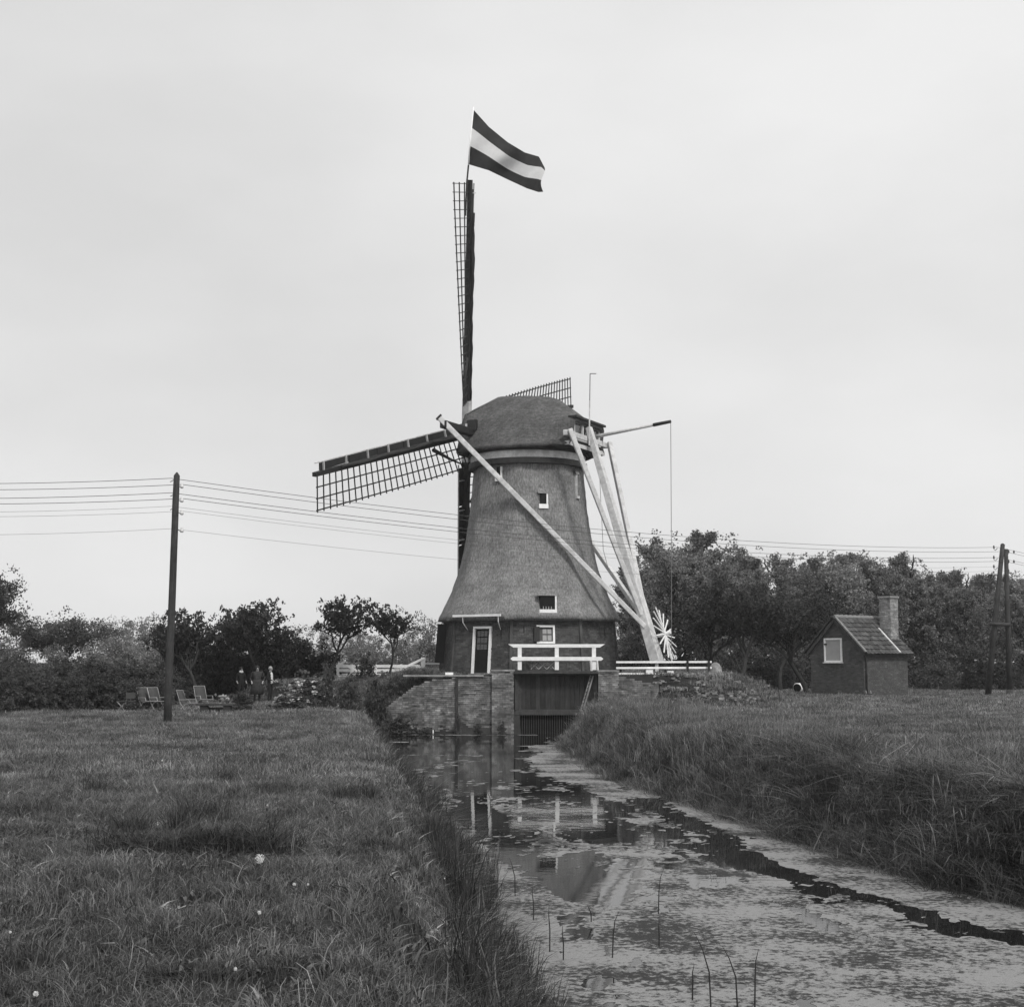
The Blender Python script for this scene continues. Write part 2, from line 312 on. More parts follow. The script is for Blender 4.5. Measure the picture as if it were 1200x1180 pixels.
def cover(x, y):
    cdm = -poly_sd(x, y, CANAL); rd = line_d(x, y, RIGHTB); ld = line_d(x, y, LEFTB); ch = line_d(x, y, CHAN)
    nz = fbm(x * 1.1, y * .55, 6, .62) - .5; nf = (fbm(x * 7 + 3, y * 4.5, 4, .7) - .5) * (1.2 + 1.6 * sstep(21, 25, y) * (1 - sstep(44, 50, y)))
    wob = (fbm(x * .9 + 40, y * .9, 3) - .5)
    base = .23 - .28 * sstep(17, 22, y) - .16 * sstep(24, 32, y) - .16 * sstep(38, 50, y)
    c = base + nz * 1.15 + nf * .55
    c = c - .50 * (1 - sstep(.06, .50, ch + wob * .75 + nf * .5))
    c = c + .75 * (1 - sstep(.9, 1.5 + .6 * sstep(28, 36, y), rd + wob * .9)) * sstep(.0, .3, ch - .15) * (1 - .8 * sstep(50, 56, y))
    c = c + .30 * (1 - sstep(.3, .9, ld + wob)) * (1 - sstep(30, 44, y))
    for (px_, py_, rx, ry, am) in ((1.0, 19.0, .62, 1.9, .6), (1.5, 26.5, .9, 2.6, .22), (3.0, 36, .7, 5, .4), (-1.4, 52, 3.0, 7, .45), (-.6, 27.5, .6, 4, .30)):
        c = c - am * (1 - sstep(.5, 1.15, np.hypot((x - px_) / rx, (y - py_) / ry) + wob * .7))
    c = c + .5 * (1 - sstep(.25, .5, np.abs(y - 59.3 + wob * .5))) * (x < 1)
    for (xs_, ys_, ww) in ((-3, 49.5, 2.2), (-2, 46.6, 1.6), (1.2, 49, 1.5), (.2, 51.5, 1.2), (-4.2, 54, 1), (1, 44.8, 1.2)):
        c = c + .5 * (1 - sstep(.12, .4, np.abs(y - ys_ + wob * 1.6))) * (1 - sstep(ww * .5, ww, np.abs(x - xs_)))
    return np.where(cdm > -.1, c, -1)
def contour_sheet(x0, x1, y0, y1, sx, sy):
    X, Y = np.meshgrid(np.arange(x0, x1, sx), np.arange(y0, y1 + 1e-6, sy)); C = cover(X, Y); P = np.stack([X, Y, C], -1)
    a, b_, c, d = P[:-1, :-1], P[:-1, 1:], P[1:, 1:], P[1:, :-1]
    T = np.concatenate([np.stack([a, b_, c], 2).reshape(-1, 3, 3), np.stack([a, c, d], 2).reshape(-1, 3, 3)])
    s = T[:, :, 2] > 0; k = s.sum(1); outp = [T[k == 3]]
    def roll(Q, sel):
        i = sel.argmax(1); return Q[np.arange(len(Q))[:, None], (i[:, None] + np.arange(3)) % 3]
    def cut(p_, q_): tt = p_[:, 2:] / (p_[:, 2:] - q_[:, 2:]); return p_ + (q_ - p_) * tt
    Q = roll(T[k == 1], s[k == 1]); outp.append(np.stack([Q[:, 0], cut(Q[:, 0], Q[:, 1]), cut(Q[:, 0], Q[:, 2])], 1))
    Q = roll(T[k == 2], ~s[k == 2]); u = cut(Q[:, 1], Q[:, 0]); v = cut(Q[:, 2], Q[:, 0])
    outp.append(np.stack([u, Q[:, 1], Q[:, 2]], 1)); outp.append(np.stack([u, Q[:, 2], v], 1))
    return np.concatenate(outp)
DW = np.concatenate([contour_sheet(-.2, 13, 9, 20, .05, .06), contour_sheet(-2, 9, 20, 32, .06, .12), contour_sheet(-6, 6, 32, 60, .1, .16)])
V = DW.reshape(-1, 3).copy(); V[:, 2] = WZ + .002
o = meshobj('duckweed', V, np.arange(len(V)).reshape(-1, 3), dw); setp(o, 'pale mat of floating duckweed broken by dark open water on the canal', 'duckweed', kind='stuff')

# ------------------------------------------------------------------ brickwork
def lerp(a, b_, t_): return a + (b_ - a) * t_
def brickface(name, P00, P10, P01, P11, nrm, m, parent, holes=(), bw_=.22, bh=.065, jit=.006, seed=1, miss=0., line=None, vary=.3):
    rr = random.Random(seed); P00, P10, P01, P11, nrm = map(Vector, (P00, P10, P01, P11, nrm))
    H = ((P01 - P00).length + (P11 - P10).length) / 2; rows = max(1, int(H / (bh + .012))); rh = H / rows; mb = MB()
    def pt(u, v): return P00.lerp(P10, u).lerp(P01.lerp(P11, u), v)
    for r_ in range(rows):
        v0 = (r_ + .08) / rows; v1 = (r_ + .92) / rows; wd = (pt(1, (v0 + v1) / 2) - pt(0, (v0 + v1) / 2)).length
        x = -(bw_ / 2 if r_ % 2 else 0)
        while x < wd:
            L_ = bw_ * rr.uniform(.93, 1.07); a = max(0, x); b_ = min(wd, x + L_ - .012)
            if b_ - a > .03 and rr.random() > miss:
                xm = (a + b_) / 2; zm = (r_ + .5) * rh
                if line and pt(xm / wd, (r_ + .6) / rows).z > line(pt(xm / wd, .5).x): x += L_; continue
                if not any(h[0] < xm - wd / 2 < h[1] and h[2] < zm < h[3] for h in holes):
                    d = nrm * (rr.uniform(.004, .004 + 2 * jit)); ua, ub = a / wd, b_ / wd; e = nrm * -.02
                    q = [pt(ua, v0), pt(ub, v0), pt(ub, v1), pt(ua, v1)]
                    mb.add([c + e for c in q] + [c + d for c in q], BOXF, rr.uniform(-vary, vary) + (.6 * rr.random() if rr.random() < .08 else 0))
            x += L_
    o = mb.build(name, m, parent, kind='stuff'); return o

# ------------------------------------------------------------------ windmill
C = Vector((.76, 66, 0)); mill = thing('windmill', 'thatched octagonal polder windmill with lattice sails, brick base and white tail poles', 'windmill', (C.x, C.y, PLZ))
NC = 8; TH0 = R(-11)
def octv(k, r_, z): a = TH0 + k * math.pi / 4; return Vector((C.x + r_ * math.sin(a), C.y - r_ * math.cos(a), z))
# brick base
B0, B1, ZB0, ZB1 = 4.22, 3.98, PLZ - .1, 3.85
mb = MB()
for k in range(8): mb.add([octv(k, B0 - .02, ZB0), octv(k + 1, B0 - .02, ZB0), octv(k + 1, B1 - .02, ZB1), octv(k, B1 - .02, ZB1)], [(0, 1, 2, 3)])
base = mb.build('base_wall', M['mortar'], mill)
def facet(k):
    a, b_, c, d = octv(k, B0, ZB0), octv(k + 1, B0, ZB0), octv(k + 1, B1, ZB1), octv(k, B1, ZB1)
    nrm = (b_ - a).cross(d - a).normalized(); return a, b_, c, d, nrm
holes = {-1: [(-.56, .54, -.05, 2.12)], 0: [(-.46, .44, 1.45, 2.32)]}
for k in range(-2, 3):
    a, b_, c, d, nrm = facet(k)
    brickface('brick', a, b_, d, c, nrm, M['brick'], base, holes.get(k, ()), seed=k + 9, jit=.004)
for k in range(8):   # corner mortar ribs
    mb = MB(); mb.beam(octv(k, B0 + .005, ZB0), octv(k, B1 + .005, ZB1), .13, .13, (octv(k, 1, 0) - Vector((C.x, C.y, 0)))); mb.build('corner_pilaster', M['brick'], base)
def frame_at(k, u, z0, z1, wd, out_=.03):
    a, b_, c, d, nrm = facet(k); rt = (b_ - a).normalized(); mid0 = (a + b_) / 2; mid1 = (c + d) / 2; H = ZB1 - ZB0
    def P(x, z, o_=0): return mid0.lerp(mid1, (z - ZB0) / H) + rt * (u + x) + nrm * (out_ + o_)
    return P, rt, nrm
def casing(name, P, x0, x1, z0, z1, t_, dpt, m, parent, nrm, sill=0):
    mb = MB(); mb.beam(P(x0 + t_ / 2, z0), P(x0 + t_ / 2, z1), t_, dpt, nrm); mb.beam(P(x1 - t_ / 2, z0), P(x1 - t_ / 2, z1), t_, dpt, nrm)
    mb.beam(P(x0 + t_, z1 - t_ / 2), P(x1 - t_, z1 - t_ / 2), t_, dpt, nrm)
    if sill: mb.beam(P(x0 + t_, z0 + t_ / 2), P(x1 - t_, z0 + t_ / 2), t_, dpt, nrm)
    return mb.build(name, m, parent)
def panel(name, P, x0, x1, z0, z1, m, parent, o_=0, th=.03):
    q = [P(x0, z0, o_ - th), P(x1, z0, o_ - th), P(x1, z1, o_ - th), P(x0, z1, o_ - th)]; q2 = [P(x0, z0, o_), P(x1, z0, o_), P(x1, z1, o_), P(x0, z1, o_)]
    return MB().add(q + q2, BOXF).build(name, m, parent)
# door (open upper half with panes, dark)
P, rt, nrm = frame_at(-1, .02, 0, 0, 0); zb = 1.30
dr = panel('door', P, -.40, .38, zb + .05, 3.28, M['black'], mill, -.045)
casing('door_frame', P, -.50, .48, zb, 3.38, .10, .10, M['white'], mill, nrm)
for i in range(3):
    for j in range(3): panel('pane', P, -.30 + i * .19, -.14 + i * .19, 2.36 + j * .29, 2.60 + j * .29, M['glass'], dr, -.035, .01)
panel('threshold', P, -.6, .58, zb - .06, zb, M['stone'], mill, .12, .2)
# ground floor window
P, rt, nrm = frame_at(0, -.02, 0, 0, 0)
wn = casing('window', P, -.42, .40, 2.62, 3.42, .085, .10, M['white'], mill, nrm, 1)
panel('pane', P, -.33, .31, 2.70, 3.34, M['glass'], wn, -.05)
for i in range(2):
    for j in range(2): panel('curtain', P, -.14 + i * .22, .04 + i * .22, 2.76 + j * .29, 2.99 + j * .26, M['curtain'], wn, -.035, .006)
panel('open_casement', P, -.55, -.30, 2.70, 3.36, M['dark'], wn, .08, .04)
# small low window right of the sluice rail
P, rt, nrm = frame_at(1, -.62, 0, 0, 0)
wn = casing('window', P, -.30, .32, 1.32, 1.98, .07, .09, M['white'], mill, nrm, 1); panel('pane', P, -.23, .25, 1.39, 1.91, M['black'], wn, -.05)
# dark doors swung open on the two side facets
for k, u in ((-2, -.75), (2, .75)):
    P, rt, nrm = frame_at(k, u, 0, 0, 0); q0, q1 = P(0, 1.75), P(0, 3.55); e = nrm * .42; MB().add([q0, q0 + e, q0 + e + rt * .05, q0 + rt * .05, q1, q1 + e, q1 + e + rt * .05, q1 + rt * .05], BOXF).build('side_door', M['dark'], mill)
# wall anchors
for k, u, z in ((0, -1.0, 3.1), (-1, 1.0, 3.0), (1, .6, 3.0)):
    P, rt, nrm = frame_at(k, u, 0, 0, 0); MB().beam(P(0, z), P(0, z + .3), .04, .03, nrm).build('wall_anchor', M['dark'], base)
# thatched body
prof = [(4.02, 3.62), (4.42, 3.72), (4.36, 3.90), (4.12, 4.35), (3.86, 4.85), (3.66, 5.35), (3.42, 5.95), (3.25, 6.6), (3.10, 7.3), (2.97, 8.1), (2.86, 8.9), (2.78, 9.7), (2.72, 10.4), (2.68, 10.95)]
V = []; Fc = []; SEG = 12
def octring(r_, z, soft=.10, amp=.015):
    ring = []
    for k in range(8):
        a0, a1 = octv(k, r_, z), octv(k + 1, r_, z)
        for s_ in range(SEG):
            q = a0.lerp(a1, s_ / SEG); rad = Vector((q.x - C.x, q.y - C.y, 0)); rr = rad.length; lim = r_ * (1 - soft * .35)
            if rr > lim: rr = lim + (rr - lim) * .45
            rad.normalize(); rr += random.uniform(-amp, amp); ring.append(Vector((C.x, C.y, z)) + rad * rr)
    return ring
fine = []
for (r0, z0), (r1, z1) in zip(prof[:-1], prof[1:]):
    m_ = max(1, int(abs(z1 - z0) / .18)); fine += [(lerp(r0, r1, i / m_), lerp(z0, z1, i / m_)) for i in range(m_)]
fine.append(prof[-1]); W8 = 8 * SEG
for r_, z in fine: V += octring(r_, z)
for i in range(len(fine) - 1):
    for j in range(W8): Fc.append((i * W8 + j, i * W8 + (j + 1) % W8, (i + 1) * W8 + (j + 1) % W8, (i + 1) * W8 + j))
Fc.append(tuple(reversed(range(W8))))
body = meshobj('thatched_body', V, Fc, M['thatch'], mill, True, local=False)
# frayed reed ends along the eave
mb = MB(); rr = random.Random(4)
for i in range(1500):
    a = rr.uniform(0, 8); k = int(a); q = octv(k, 4.40, 3.73).lerp(octv(k + 1, 4.40, 3.73), a - k); d = Vector((q.x - C.x, q.y - C.y, 0)).normalized(); q -= d * rr.uniform(0.02, .14)
    t_ = d.cross(Vector((0, 0, 1))); e = q + d * rr.uniform(0, .05) - Vector((0, 0, rr.uniform(.04, .12)))
    mb.add([q - t_ * .015 + Vector((0, 0, .03)), q + t_ * .015 + Vector((0, 0, .03)), e], [(0, 1, 2)], rr.uniform(-.3, .3))
mb.build('reed_fringe', M['thatch'], body, kind='stuff')
# white gutter board above the door with two drain hooks
a = octv(-1, 4.47, 3.86); b_ = octv(0, 4.47, 3.86); MB().beam(a.lerp(b_, .10), a.lerp(b_, .86), .05, .10, (0, 0, 1)).build('gutter_board', M['white'], mill)
for t_ in (.26, .82):
    q = a.lerp(b_, t_); d = (Vector((q.x, q.y, 0)) - Vector((C.x, C.y, 0))).normalized()
    MB().tube([q - Vector((0, 0, .06)), q - d * .02 - Vector((0, 0, .3)), q - d * .2 - Vector((0, 0, .5)), q - d * .32 - Vector((0, 0, .62))], .022, 6).build('drain_pipe', M['offwhite'], mill)
# windows in the thatch: direction k+t on the octagon
def proj_radius(z):
    for (r0, z0), (r1, z1) in zip(prof[1:-1], prof[2:]):
        if z0 <= z <= z1: return lerp(r0, r1, (z - z0) / (z1 - z0))
    return prof[-1][0]
def thatch_window(k, u, z0, z1, wd, sill_h, right=True, left=False, recess=True):
    zm = (z0 + z1) / 2; a, b_ = octv(k, proj_radius(zm), zm), octv(k + 1, proj_radius(zm), zm); rt = (b_ - a).normalized(); nrm = rt.cross(Vector((0, 0, 1))).normalized(); md = (a + b_) / 2 + rt * u
    off = (proj_radius(z0) - proj_radius(zm)) * math.cos(math.pi / 8)
    def P(x, z, o_=0): q = md + rt * x + nrm * (off + .02 + o_); q.z = z; return q
    w0 = MB()
    # closed black box: the shade of the recess is put into its colour
    w0.add([P(-wd / 2, z0, -.5), P(wd / 2, z0, -.5), P(wd / 2, z1, -.5), P(-wd / 2, z1, -.5), P(-wd / 2, z0, 0), P(wd / 2, z0, 0), P(wd / 2, z1, 0), P(-wd / 2, z1, 0)], BOXF)
    win = w0.build('thatch_window', M['black'], mill)
    f = MB()
    if right: f.beam(P(wd / 2 + .03, z0, -.02), P(wd / 2 + .03, z1, -.02), .07, .12, nrm)
    if left: f.beam(P(-wd / 2 - .03, z0, -.02), P(-wd / 2 - .03, z1, -.02), .07, .12, nrm)
    f.box(P(.01, z0 - sill_h / 2, 0), wd + .13, .14, sill_h, Matrix((rt, nrm, Vector((0, 0, 1)))).transposed())
    f.build('frame', M['white' if sill_h > .12 else 'offwhite'], win)
    h = MB()     # thatch hood above the opening
    for i in range(8):
        t0 = -wd / 2 - .12 + (wd + .24) * i / 8; t1 = t0 + (wd + .24) / 8; bz = z1 - .02
        h.add([P(t0, bz, .06), P(t1, bz, .06), P(t1, bz + .28, -.10), P(t0, bz + .28, -.10), P(t0, bz, -.3), P(t1, bz, -.3)], [(0, 1, 2, 3), (0, 4, 5, 1)])
    h.build('thatch_hood', M['thatch'], win)
    return win, P
def zpx(Y, D=62.6): return at(600, Y, D).z
wv, P = thatch_window(0, .03, zpx(714.5), zpx(698), .66, .15)
for i in range(4): MB().beam(P(-.2 + i * .12, zpx(714.5), .01), P(-.2 + i * .12, zpx(711), .01), .03, .03).build('rail_post', M['curtain'], wv)
thatch_window(0, .13, zpx(590, 63.2), zpx(577, 63.2), .30, .2)
thatch_window(-1, .05, zpx(559, 63.6), zpx(545.5, 63.6), .22, .16)
thatch_window(1, .15, zpx(578, 63.6), zpx(552, 63.6), .10, .12, False, True)
# rings under the cap
def ringpart(name, r_, z0, z1, m, rin=None, n=40):
    mb = MB(); rin = rin or r_ - .25
    mb.lathe((C.x, C.y, 0), [(rin, z0), (r_, z0), (r_, z1), (rin, z1)], n); return mb.build(name, m, mill)
ringpart('lower_ring', 2.80, 10.80, 11.06, M['dark']); ringpart('white_ring', 2.72, 11.06, 11.40, M['offwhite']); ringpart('upper_ring', 2.82, 11.40, 11.70, M['dark'])

# cap, axis from the front (sails, far left) to the rear (tail, near right)
AZ = .484156; TILT = .177316; ROLL = .281592; HUB = Vector((-2.1505, 67.5313, 12.9254)); SL = 11.80
U = Vector((-math.cos(AZ), math.sin(AZ), 0)); Vn = Vector((-math.sin(AZ), -math.cos(AZ), 0)); Z = Vector((0, 0, 1))
def CP(u, v, z): return Vector((C.x, C.y, 0)) + U * u + Vn * v + Z * z
ZE = 11.62
stations = [  # u at bottom, u at top, half width bottom, half width at eave swell, height of the crown above ZE, squareness
    (2.95, 1.62, 1.70, 1.42, 2.86), (2.35, 1.25, 2.25, 2.05, 2.86), (1.5, .75, 2.75, 2.55, 2.83), (.6, .2, 2.98, 2.85, 2.79), (-.3, -.45, 3.02, 2.9, 2.72), (-1.1, -1.1, 2.92, 2.75, 2.64), (-1.8, -1.65, 2.66, 2.45, 2.44), (-2.5, -2.45, 2.30, 2.05, 1.84), (-3.1, -3.25, 1.95, 1.62, 1.18)]
rings = []; NS = 20
st2 = []
for a, b2 in zip(stations[:-1], stations[1:]):
    for i in range(4): st2.append(tuple(lerp(a[j], b2[j], i / 4) for j in range(5)))
st2.append(stations[-1])
def cap_section(s_):
    ub, ut, wb, ws, h = s_; pts = []
    front = max(0, min(1, (ub - 1.2) / 1.7)); rear = max(0, min(1, (-1.8 - ub) / 1.3))
    for i in range(NS + 1):
        th = math.pi * i / NS; c = math.cos(th); s = math.sin(th)
        v = ws * math.copysign(abs(c) ** 1.0, c); z = h * (1 - abs(c) ** 2.0) ** .92 * (.90 + .10 * (1 - abs(c)))  if abs(c) < .9999 else 0
        if front: # straighter rake from shoulder to peak
            zz = 1.85 * min(1, abs(s) / .55); 
            if abs(s) >= .55: zz = 1.85 + (h - 1.85) * (1 - abs(c) / .835)
            vv = math.copysign(lerp(wb, 1.38, min(1, abs(s) / .55)) if abs(s) < .55 else 1.38 * abs(c) / .835, c)
            v = lerp(v, vv, front); z = lerp(z, zz, front)
        if rear:
            zz = h * min(1, abs(s) / .5); vv = math.copysign(ws * (1 if abs(s) < .5 else abs(c) / .866), c); v = lerp(v, vv, rear); z = lerp(z, zz, rear)
        if i in (0, NS): v = math.copysign(wb, c)
        u = lerp(lerp(ub, ut, z / max(h, .01)), (ub - .22 * z / 1.85) if z <= 1.85 else lerp(ub - .22, ut, (z - 1.85) / (h - 1.85)), front); pts.append(CP(u, v, ZE + z + (.0 if i in (0, NS) else 0)))
    return pts
V = []; Fc = []
for s_ in st2:
    ring = cap_section(s_)
    V += [q + Vector((random.uniform(-1, 1), random.uniform(-1, 1), random.uniform(-1, 1))) * .012 for q in ring]
K = NS + 1
for i in range(len(st2) - 1):
    for j in range(NS): Fc.append((i * K + j, i * K + j + 1, (i + 1) * K + j + 1, (i + 1) * K + j))
cap = meshobj('cap', V, Fc, M['thatchcap'], mill, True, local=False)
sm = cap.modifiers.new('thick', 'SOLIDIFY'); sm.thickness = .18; sm.offset = 1
bpy.context.view_layer.update()
me2 = bpy.data.meshes.new_from_object(cap.evaluated_get(bpy.context.evaluated_depsgraph_get()))
cap.modifiers.clear(); cap.data = me2
# front boards and rear wall of the cap
front = [q - U * .06 for q in cap_section(st2[0])]
fb = MB(); fb.add([q for q in front], [tuple(range(K))]); fb.add([q - U * .08 for q in front], [tuple(reversed(range(K)))]); fb.build('front_board', M['wood'], cap)
mb = MB(); fl = [CP(s_[0] * .98, s_[2] * .93, ZE + .06) for s_ in st2] + [CP(s_[0] * .98, -s_[2] * .93, ZE + .06) for s_ in reversed(st2)]
mb.add(fl + [q - Z * .16 for q in fl], [tuple(range(len(fl))), tuple(reversed(range(len(fl), 2 * len(fl))))] + [(i, i + len(fl), (i + 1) % len(fl) + len(fl), (i + 1) % len(fl)) for i in range(len(fl))]); mb.build('cap_floor', M['dark'], cap)
# black dormer flap on the near side
# rear wall with windows
def RP(v, z, o_=0): return CP(-2.92 - o_, v, z)
MB().add([RP(-1.7, 11.5), RP(1.7, 11.5), RP(1.7, 12.78), RP(-1.7, 12.78), RP(-1.7, 11.5, .06), RP(1.7, 11.5, .06), RP(1.7, 12.78, .06), RP(-1.7, 12.78, .06)], BOXF).build('rear_wall', M['darkplank'], cap)
rw = MB()
for v in (-1.42, -.5, .42, 1.34): rw.beam(RP(v, 12.0, .11), RP(v, 12.66, .11), .10, .10, U)
rw.beam(RP(-1.47, 12.72, .11), RP(1.42, 12.72, .11), .12, .1); rw.beam(RP(-1.47, 11.95, .13), RP(1.42, 11.95, .13), .14, .13)
rwo = rw.build('rear_window', M['offwhite'], cap)
for v in (-.96, -.04, .88): MB().box(RP(v, 12.33, .08), .03, .78, .60, Matrix((U, Vn, Z)).transposed()).build('pane', M['glass'], rwo)
MB().box(RP(0, 12.90, .18), .42, 3.3, .10, Matrix((U, Vn, Z)).transposed()).build('eave_board', M['dark'], cap)
# sails
AXF = Vector((-math.cos(AZ) * math.cos(TILT), math.sin(AZ) * math.cos(TILT), math.sin(TILT)))
nUp = Vn.cross(AXF); nUp = nUp if nUp.z > 0 else -nUp
UP = nUp * math.cos(ROLL) + Vn * math.sin(ROLL); LF = Vn * math.cos(ROLL) - nUp * math.sin(ROLL); REAR = -AXF
ws = MB(); ws.tube([HUB + REAR * .2, HUB + REAR * 1.2, HUB + REAR * 5.5], [.30, .34, .26], 10); ws.build('windshaft', M['dark'], mill)
ws = MB(); rt_ = Matrix((UP, LF, AXF)).transposed(); ws.box(HUB, .62, .62, 1.05, rt_); bevel(ws.build('shaft_head', M['dark'], mill), .04)
def sail(Rd, T, off, with_roll, SL=11.80, tw=(24, 0), name='sail'):
    LS = SL / 11.8
    root = HUB + AXF * off; s0 = MB()
    for a, b_, w0, w1, m_ in ((.0, 1.55, .34, .32, 'white'),): pass
    sp = MB(); sp.beam(root + Rd * 1.5, root + Rd * (SL + .1), .30, .34, REAR, .17, .18); sl = sp.build(name, M['dark'], mill)
    MB().beam(root + Rd * .3, root + Rd * 1.5, .32, .36, REAR).build('stock_root', M['offwhite'], sl)
    def ang(r_): return R(lerp(tw[0], tw[1], min(1, max(0, (r_ - 1.3) / 10.3))))
    def LP(r_, w_): a = ang(r_); return root + Rd * (r_ * LS) + (T * math.cos(a) + REAR * math.sin(a)) * w_ + REAR * .02
    nb = 27
    for i in range(nb):
        r_ = 1.5 + (11.72 - 1.5) * i / (nb - 1); MB().beam(LP(r_, -.1), LP(r_, 1.62), .045, .035, Rd).build('crossbar', M['dark'], sl)
    for w_ in (.55, 1.03, 1.52):
        m = MB()
        for i in range(12):
            ra, rb = lerp(1.45, 11.78, i / 12), lerp(1.45, 11.78, (i + 1) / 12); m.beam(LP(ra, w_), LP(rb, w_), .05, .04, REAR)
        m.build('long_lath', M['dark'], sl)
    # leading boards on the other side of the stock
    def BP(r_, w_): a = ang(r_) * .6; return root + Rd * (r_ * LS) - (T * math.cos(a) + REAR * math.sin(a)) * w_ + AXF * .06
    for i in range(5):
        ra, rb = lerp(1.75, 11.5, i / 5) + .03, lerp(1.75, 11.5, (i + 1) / 5) - .03
        e = AXF * .03; q = [BP(ra, .14), BP(rb, .10), BP(rb, .42), BP(ra, .42)]
        MB().add([x - e for x in q] + [x + e for x in q], BOXF).build('leading_board', M['dark'], sl)
    MB().beam(BP(1.6, .45), BP(11.75, .45), .05, .05, AXF).build('edge_strip', M['offwhite'], sl)
    for i in range(7): r_ = lerp(2.4, 11.3, i / 6); MB().beam(BP(r_, .10) + REAR * .08, BP(r_, .47) + REAR * .07, .09, .04, Rd).build('board_strap', M['offwhite'], sl)
    if with_roll:
        pts = []; rad = []; r2 = random.Random(int(with_roll * 10))
        for i in range(26):
            r_ = lerp(1.6, 10.4, i / 25); pts.append(root + Rd * (r_ * LS) + REAR * (.2 + .02 * math.sin(i * 2.1)) + T * (-.08 * with_roll + .02 * math.sin(i * .7))); rad.append(.06 + .025 * math.sin(i * .9 + with_roll) + r2.uniform(0, .02) if with_roll > .5 else .05 + .05 * math.exp(-((i - 19) / 3.) ** 2))
        MB().tube(pts, rad, 8).build('rolled_sailcloth', M['cloth'], sl, True)
        lp = [LP(1.5, 1.5) , LP(2.6, .9), LP(3.6, .3)]; MB().tube(lp, [.02, .06, .10], 6).build('sailcloth_tail', M['cloth'], sl, True)
    return sl
sail(UP, LF, .06, .2, 11.8, (25, 1)); sail(LF, -UP, -.36, 1, 12.6); sail(-UP, -LF, .06, .8); sail(-LF, UP, -.36, 0, 10.35, (18, -4))
# spreader beams, braces and tail pole
E1 = CP(2.15, 4.55, 0); E1 = at(519, 497, E1.y); LSZ = E1.z
ls = MB(); ls.beam(E1 + Z * .0, CP(2.15, -4.5, LSZ), .34, .34, Z); bevel(ls.build('long_spreader', M['dark'], mill), .03)
sz = at(655, 508, 62.9).z; SS = -2.68
ss = MB(); ss.beam(CP(SS - .35, 2.25, sz), CP(SS - .35, -2.25, sz), .24, .26, Z); bevel(ss.build('short_spreader', M['offwhite'], mill), .03)
sb = MB(); sb.beam(CP(SS - .3, 2.0, sz - .42), CP(SS - .3, -2.0, sz - .42), .2, .18, Z); sb.build('lower_spreader', M['offwhite'], mill)
TT = CP(-3.25, 0, at(683, 508, 64.5).z); TB = CP(-6.45, 0, 1.78)
tp = MB(); tp.beam(TT + (TT - TB).normalized() * .3, TB, .26, .30, Vn, .46, .60); bevel(tp.build('tail_pole', M['offwhite'], mill), .03)
def tpp(t_): return TT.lerp(TB, t_)
for nm, a, t_, r0, r1 in (('long_brace', E1 + U * .18 + Z * .30, .85, .24, .20), ('long_brace', CP(2.3, -4.3, LSZ + .1), .84, .22, .20), ('short_brace', CP(SS - .55, 2.2, sz + .15), .80, .22, .20), ('short_brace', CP(SS - .55, -2.2, sz + .15), .80, .22, .20)):
    side = Vn * (.2 if (a - C).dot(Vn) > 0 else -.2); m = MB(); m.beam(a, tpp(t_) + side, r0, r0, Z, r1, r1); bevel(m.build(nm, M['offwhite'], mill), .03)
# black end cap of the long brace
d = (E1 - tpp(.85)).normalized(); q = E1 + U * .18 + Z * .30; MB().beam(q + d * .08, q + d * .0, .30, .30, Z).build('brace_end', M['dark'], mill)
# capstan wheel on the tail
ax2 = (TB - TT).normalized(); wn_ = Vn.cross(ax2).normalized(); 
if wn_.dot(-U) < 0: wn_ = -wn_
WC = at(779, 743, (TB.y + .3)); t1, t2 = ax2, Vn
wh = MB(); wh.tube([WC - wn_ * .3, WC + wn_ * .3], .09, 10); wheel = wh.build('capstan_wheel', M['white'], mill)
ab = MB(); ab.beam(WC - wn_ * 1.0, WC - wn_ * .25, .12, .12, ax2); ab.build('capstan_axle', M['offwhite'], mill)
for i in range(9):
    for sg in (1, -1):
        a = i * math.pi / 9 + (.1 if sg > 0 else .28); e = (t1 * math.cos(a) + t2 * math.sin(a)) * sg; o_ = wn_ * (.06 * sg)
        MB().beam(WC + o_ + e * .10, WC + o_ + e * (1.20 + .07 * ((i * 7) % 3) / 2), .045, .045, wn_).build('spoke', M['white'], wheel)
MB().beam(TB + Z * .1 + Vn * .1, TB - Z * .45 + Vn * .1, .14, .14).build('tail_foot', M['offwhite'], mill)
# brake pole and its rope
BP0 = CP(-2.9, -.4, at(704, 512, 64.6).z); BP1 = at(786, 494, 62.6); BPm = BP0.lerp(BP1, .80)
MB().tube([BP0, BPm], [.09, .065], 8).build('brake_pole', M['offwhite'], mill, True); MB().tube([BPm, BP1], [.085, .075], 8).build('brake_pole_tip', M['dark'], mill, True)
MB().tube([BP1, Vector((BP1.x - .04, BP1.y, 7)), Vector((BP1.x - .1, BP1.y, 2.2))], .014, 4).build('brake_rope', M['rope'], mill)
q = CP(SS - .6, -.8, sz - .3); MB().tube([q, Vector((q.x + .2, q.y, 7)), Vector((q.x + .4, q.y, 6.2))], .012, 4).build('guy_rope', M['rope'], mill)
# thin mast on the rear of the cap
q = at(690.5, 522, 62.4); q2 = at(691.5, 438, 62.4); MB().tube([q, q.lerp(q2, .62)], .035, 6).build('mast', M['offwhite'], mill); MB().tube([q.lerp(q2, .62), q2], .02, 6).build('mast_tip', M['metal'], mill)
MB().beam(q2, q2 + Vector((.28, 0, .0)), .03, .03).build('mast_vane', M['metal'], mill)
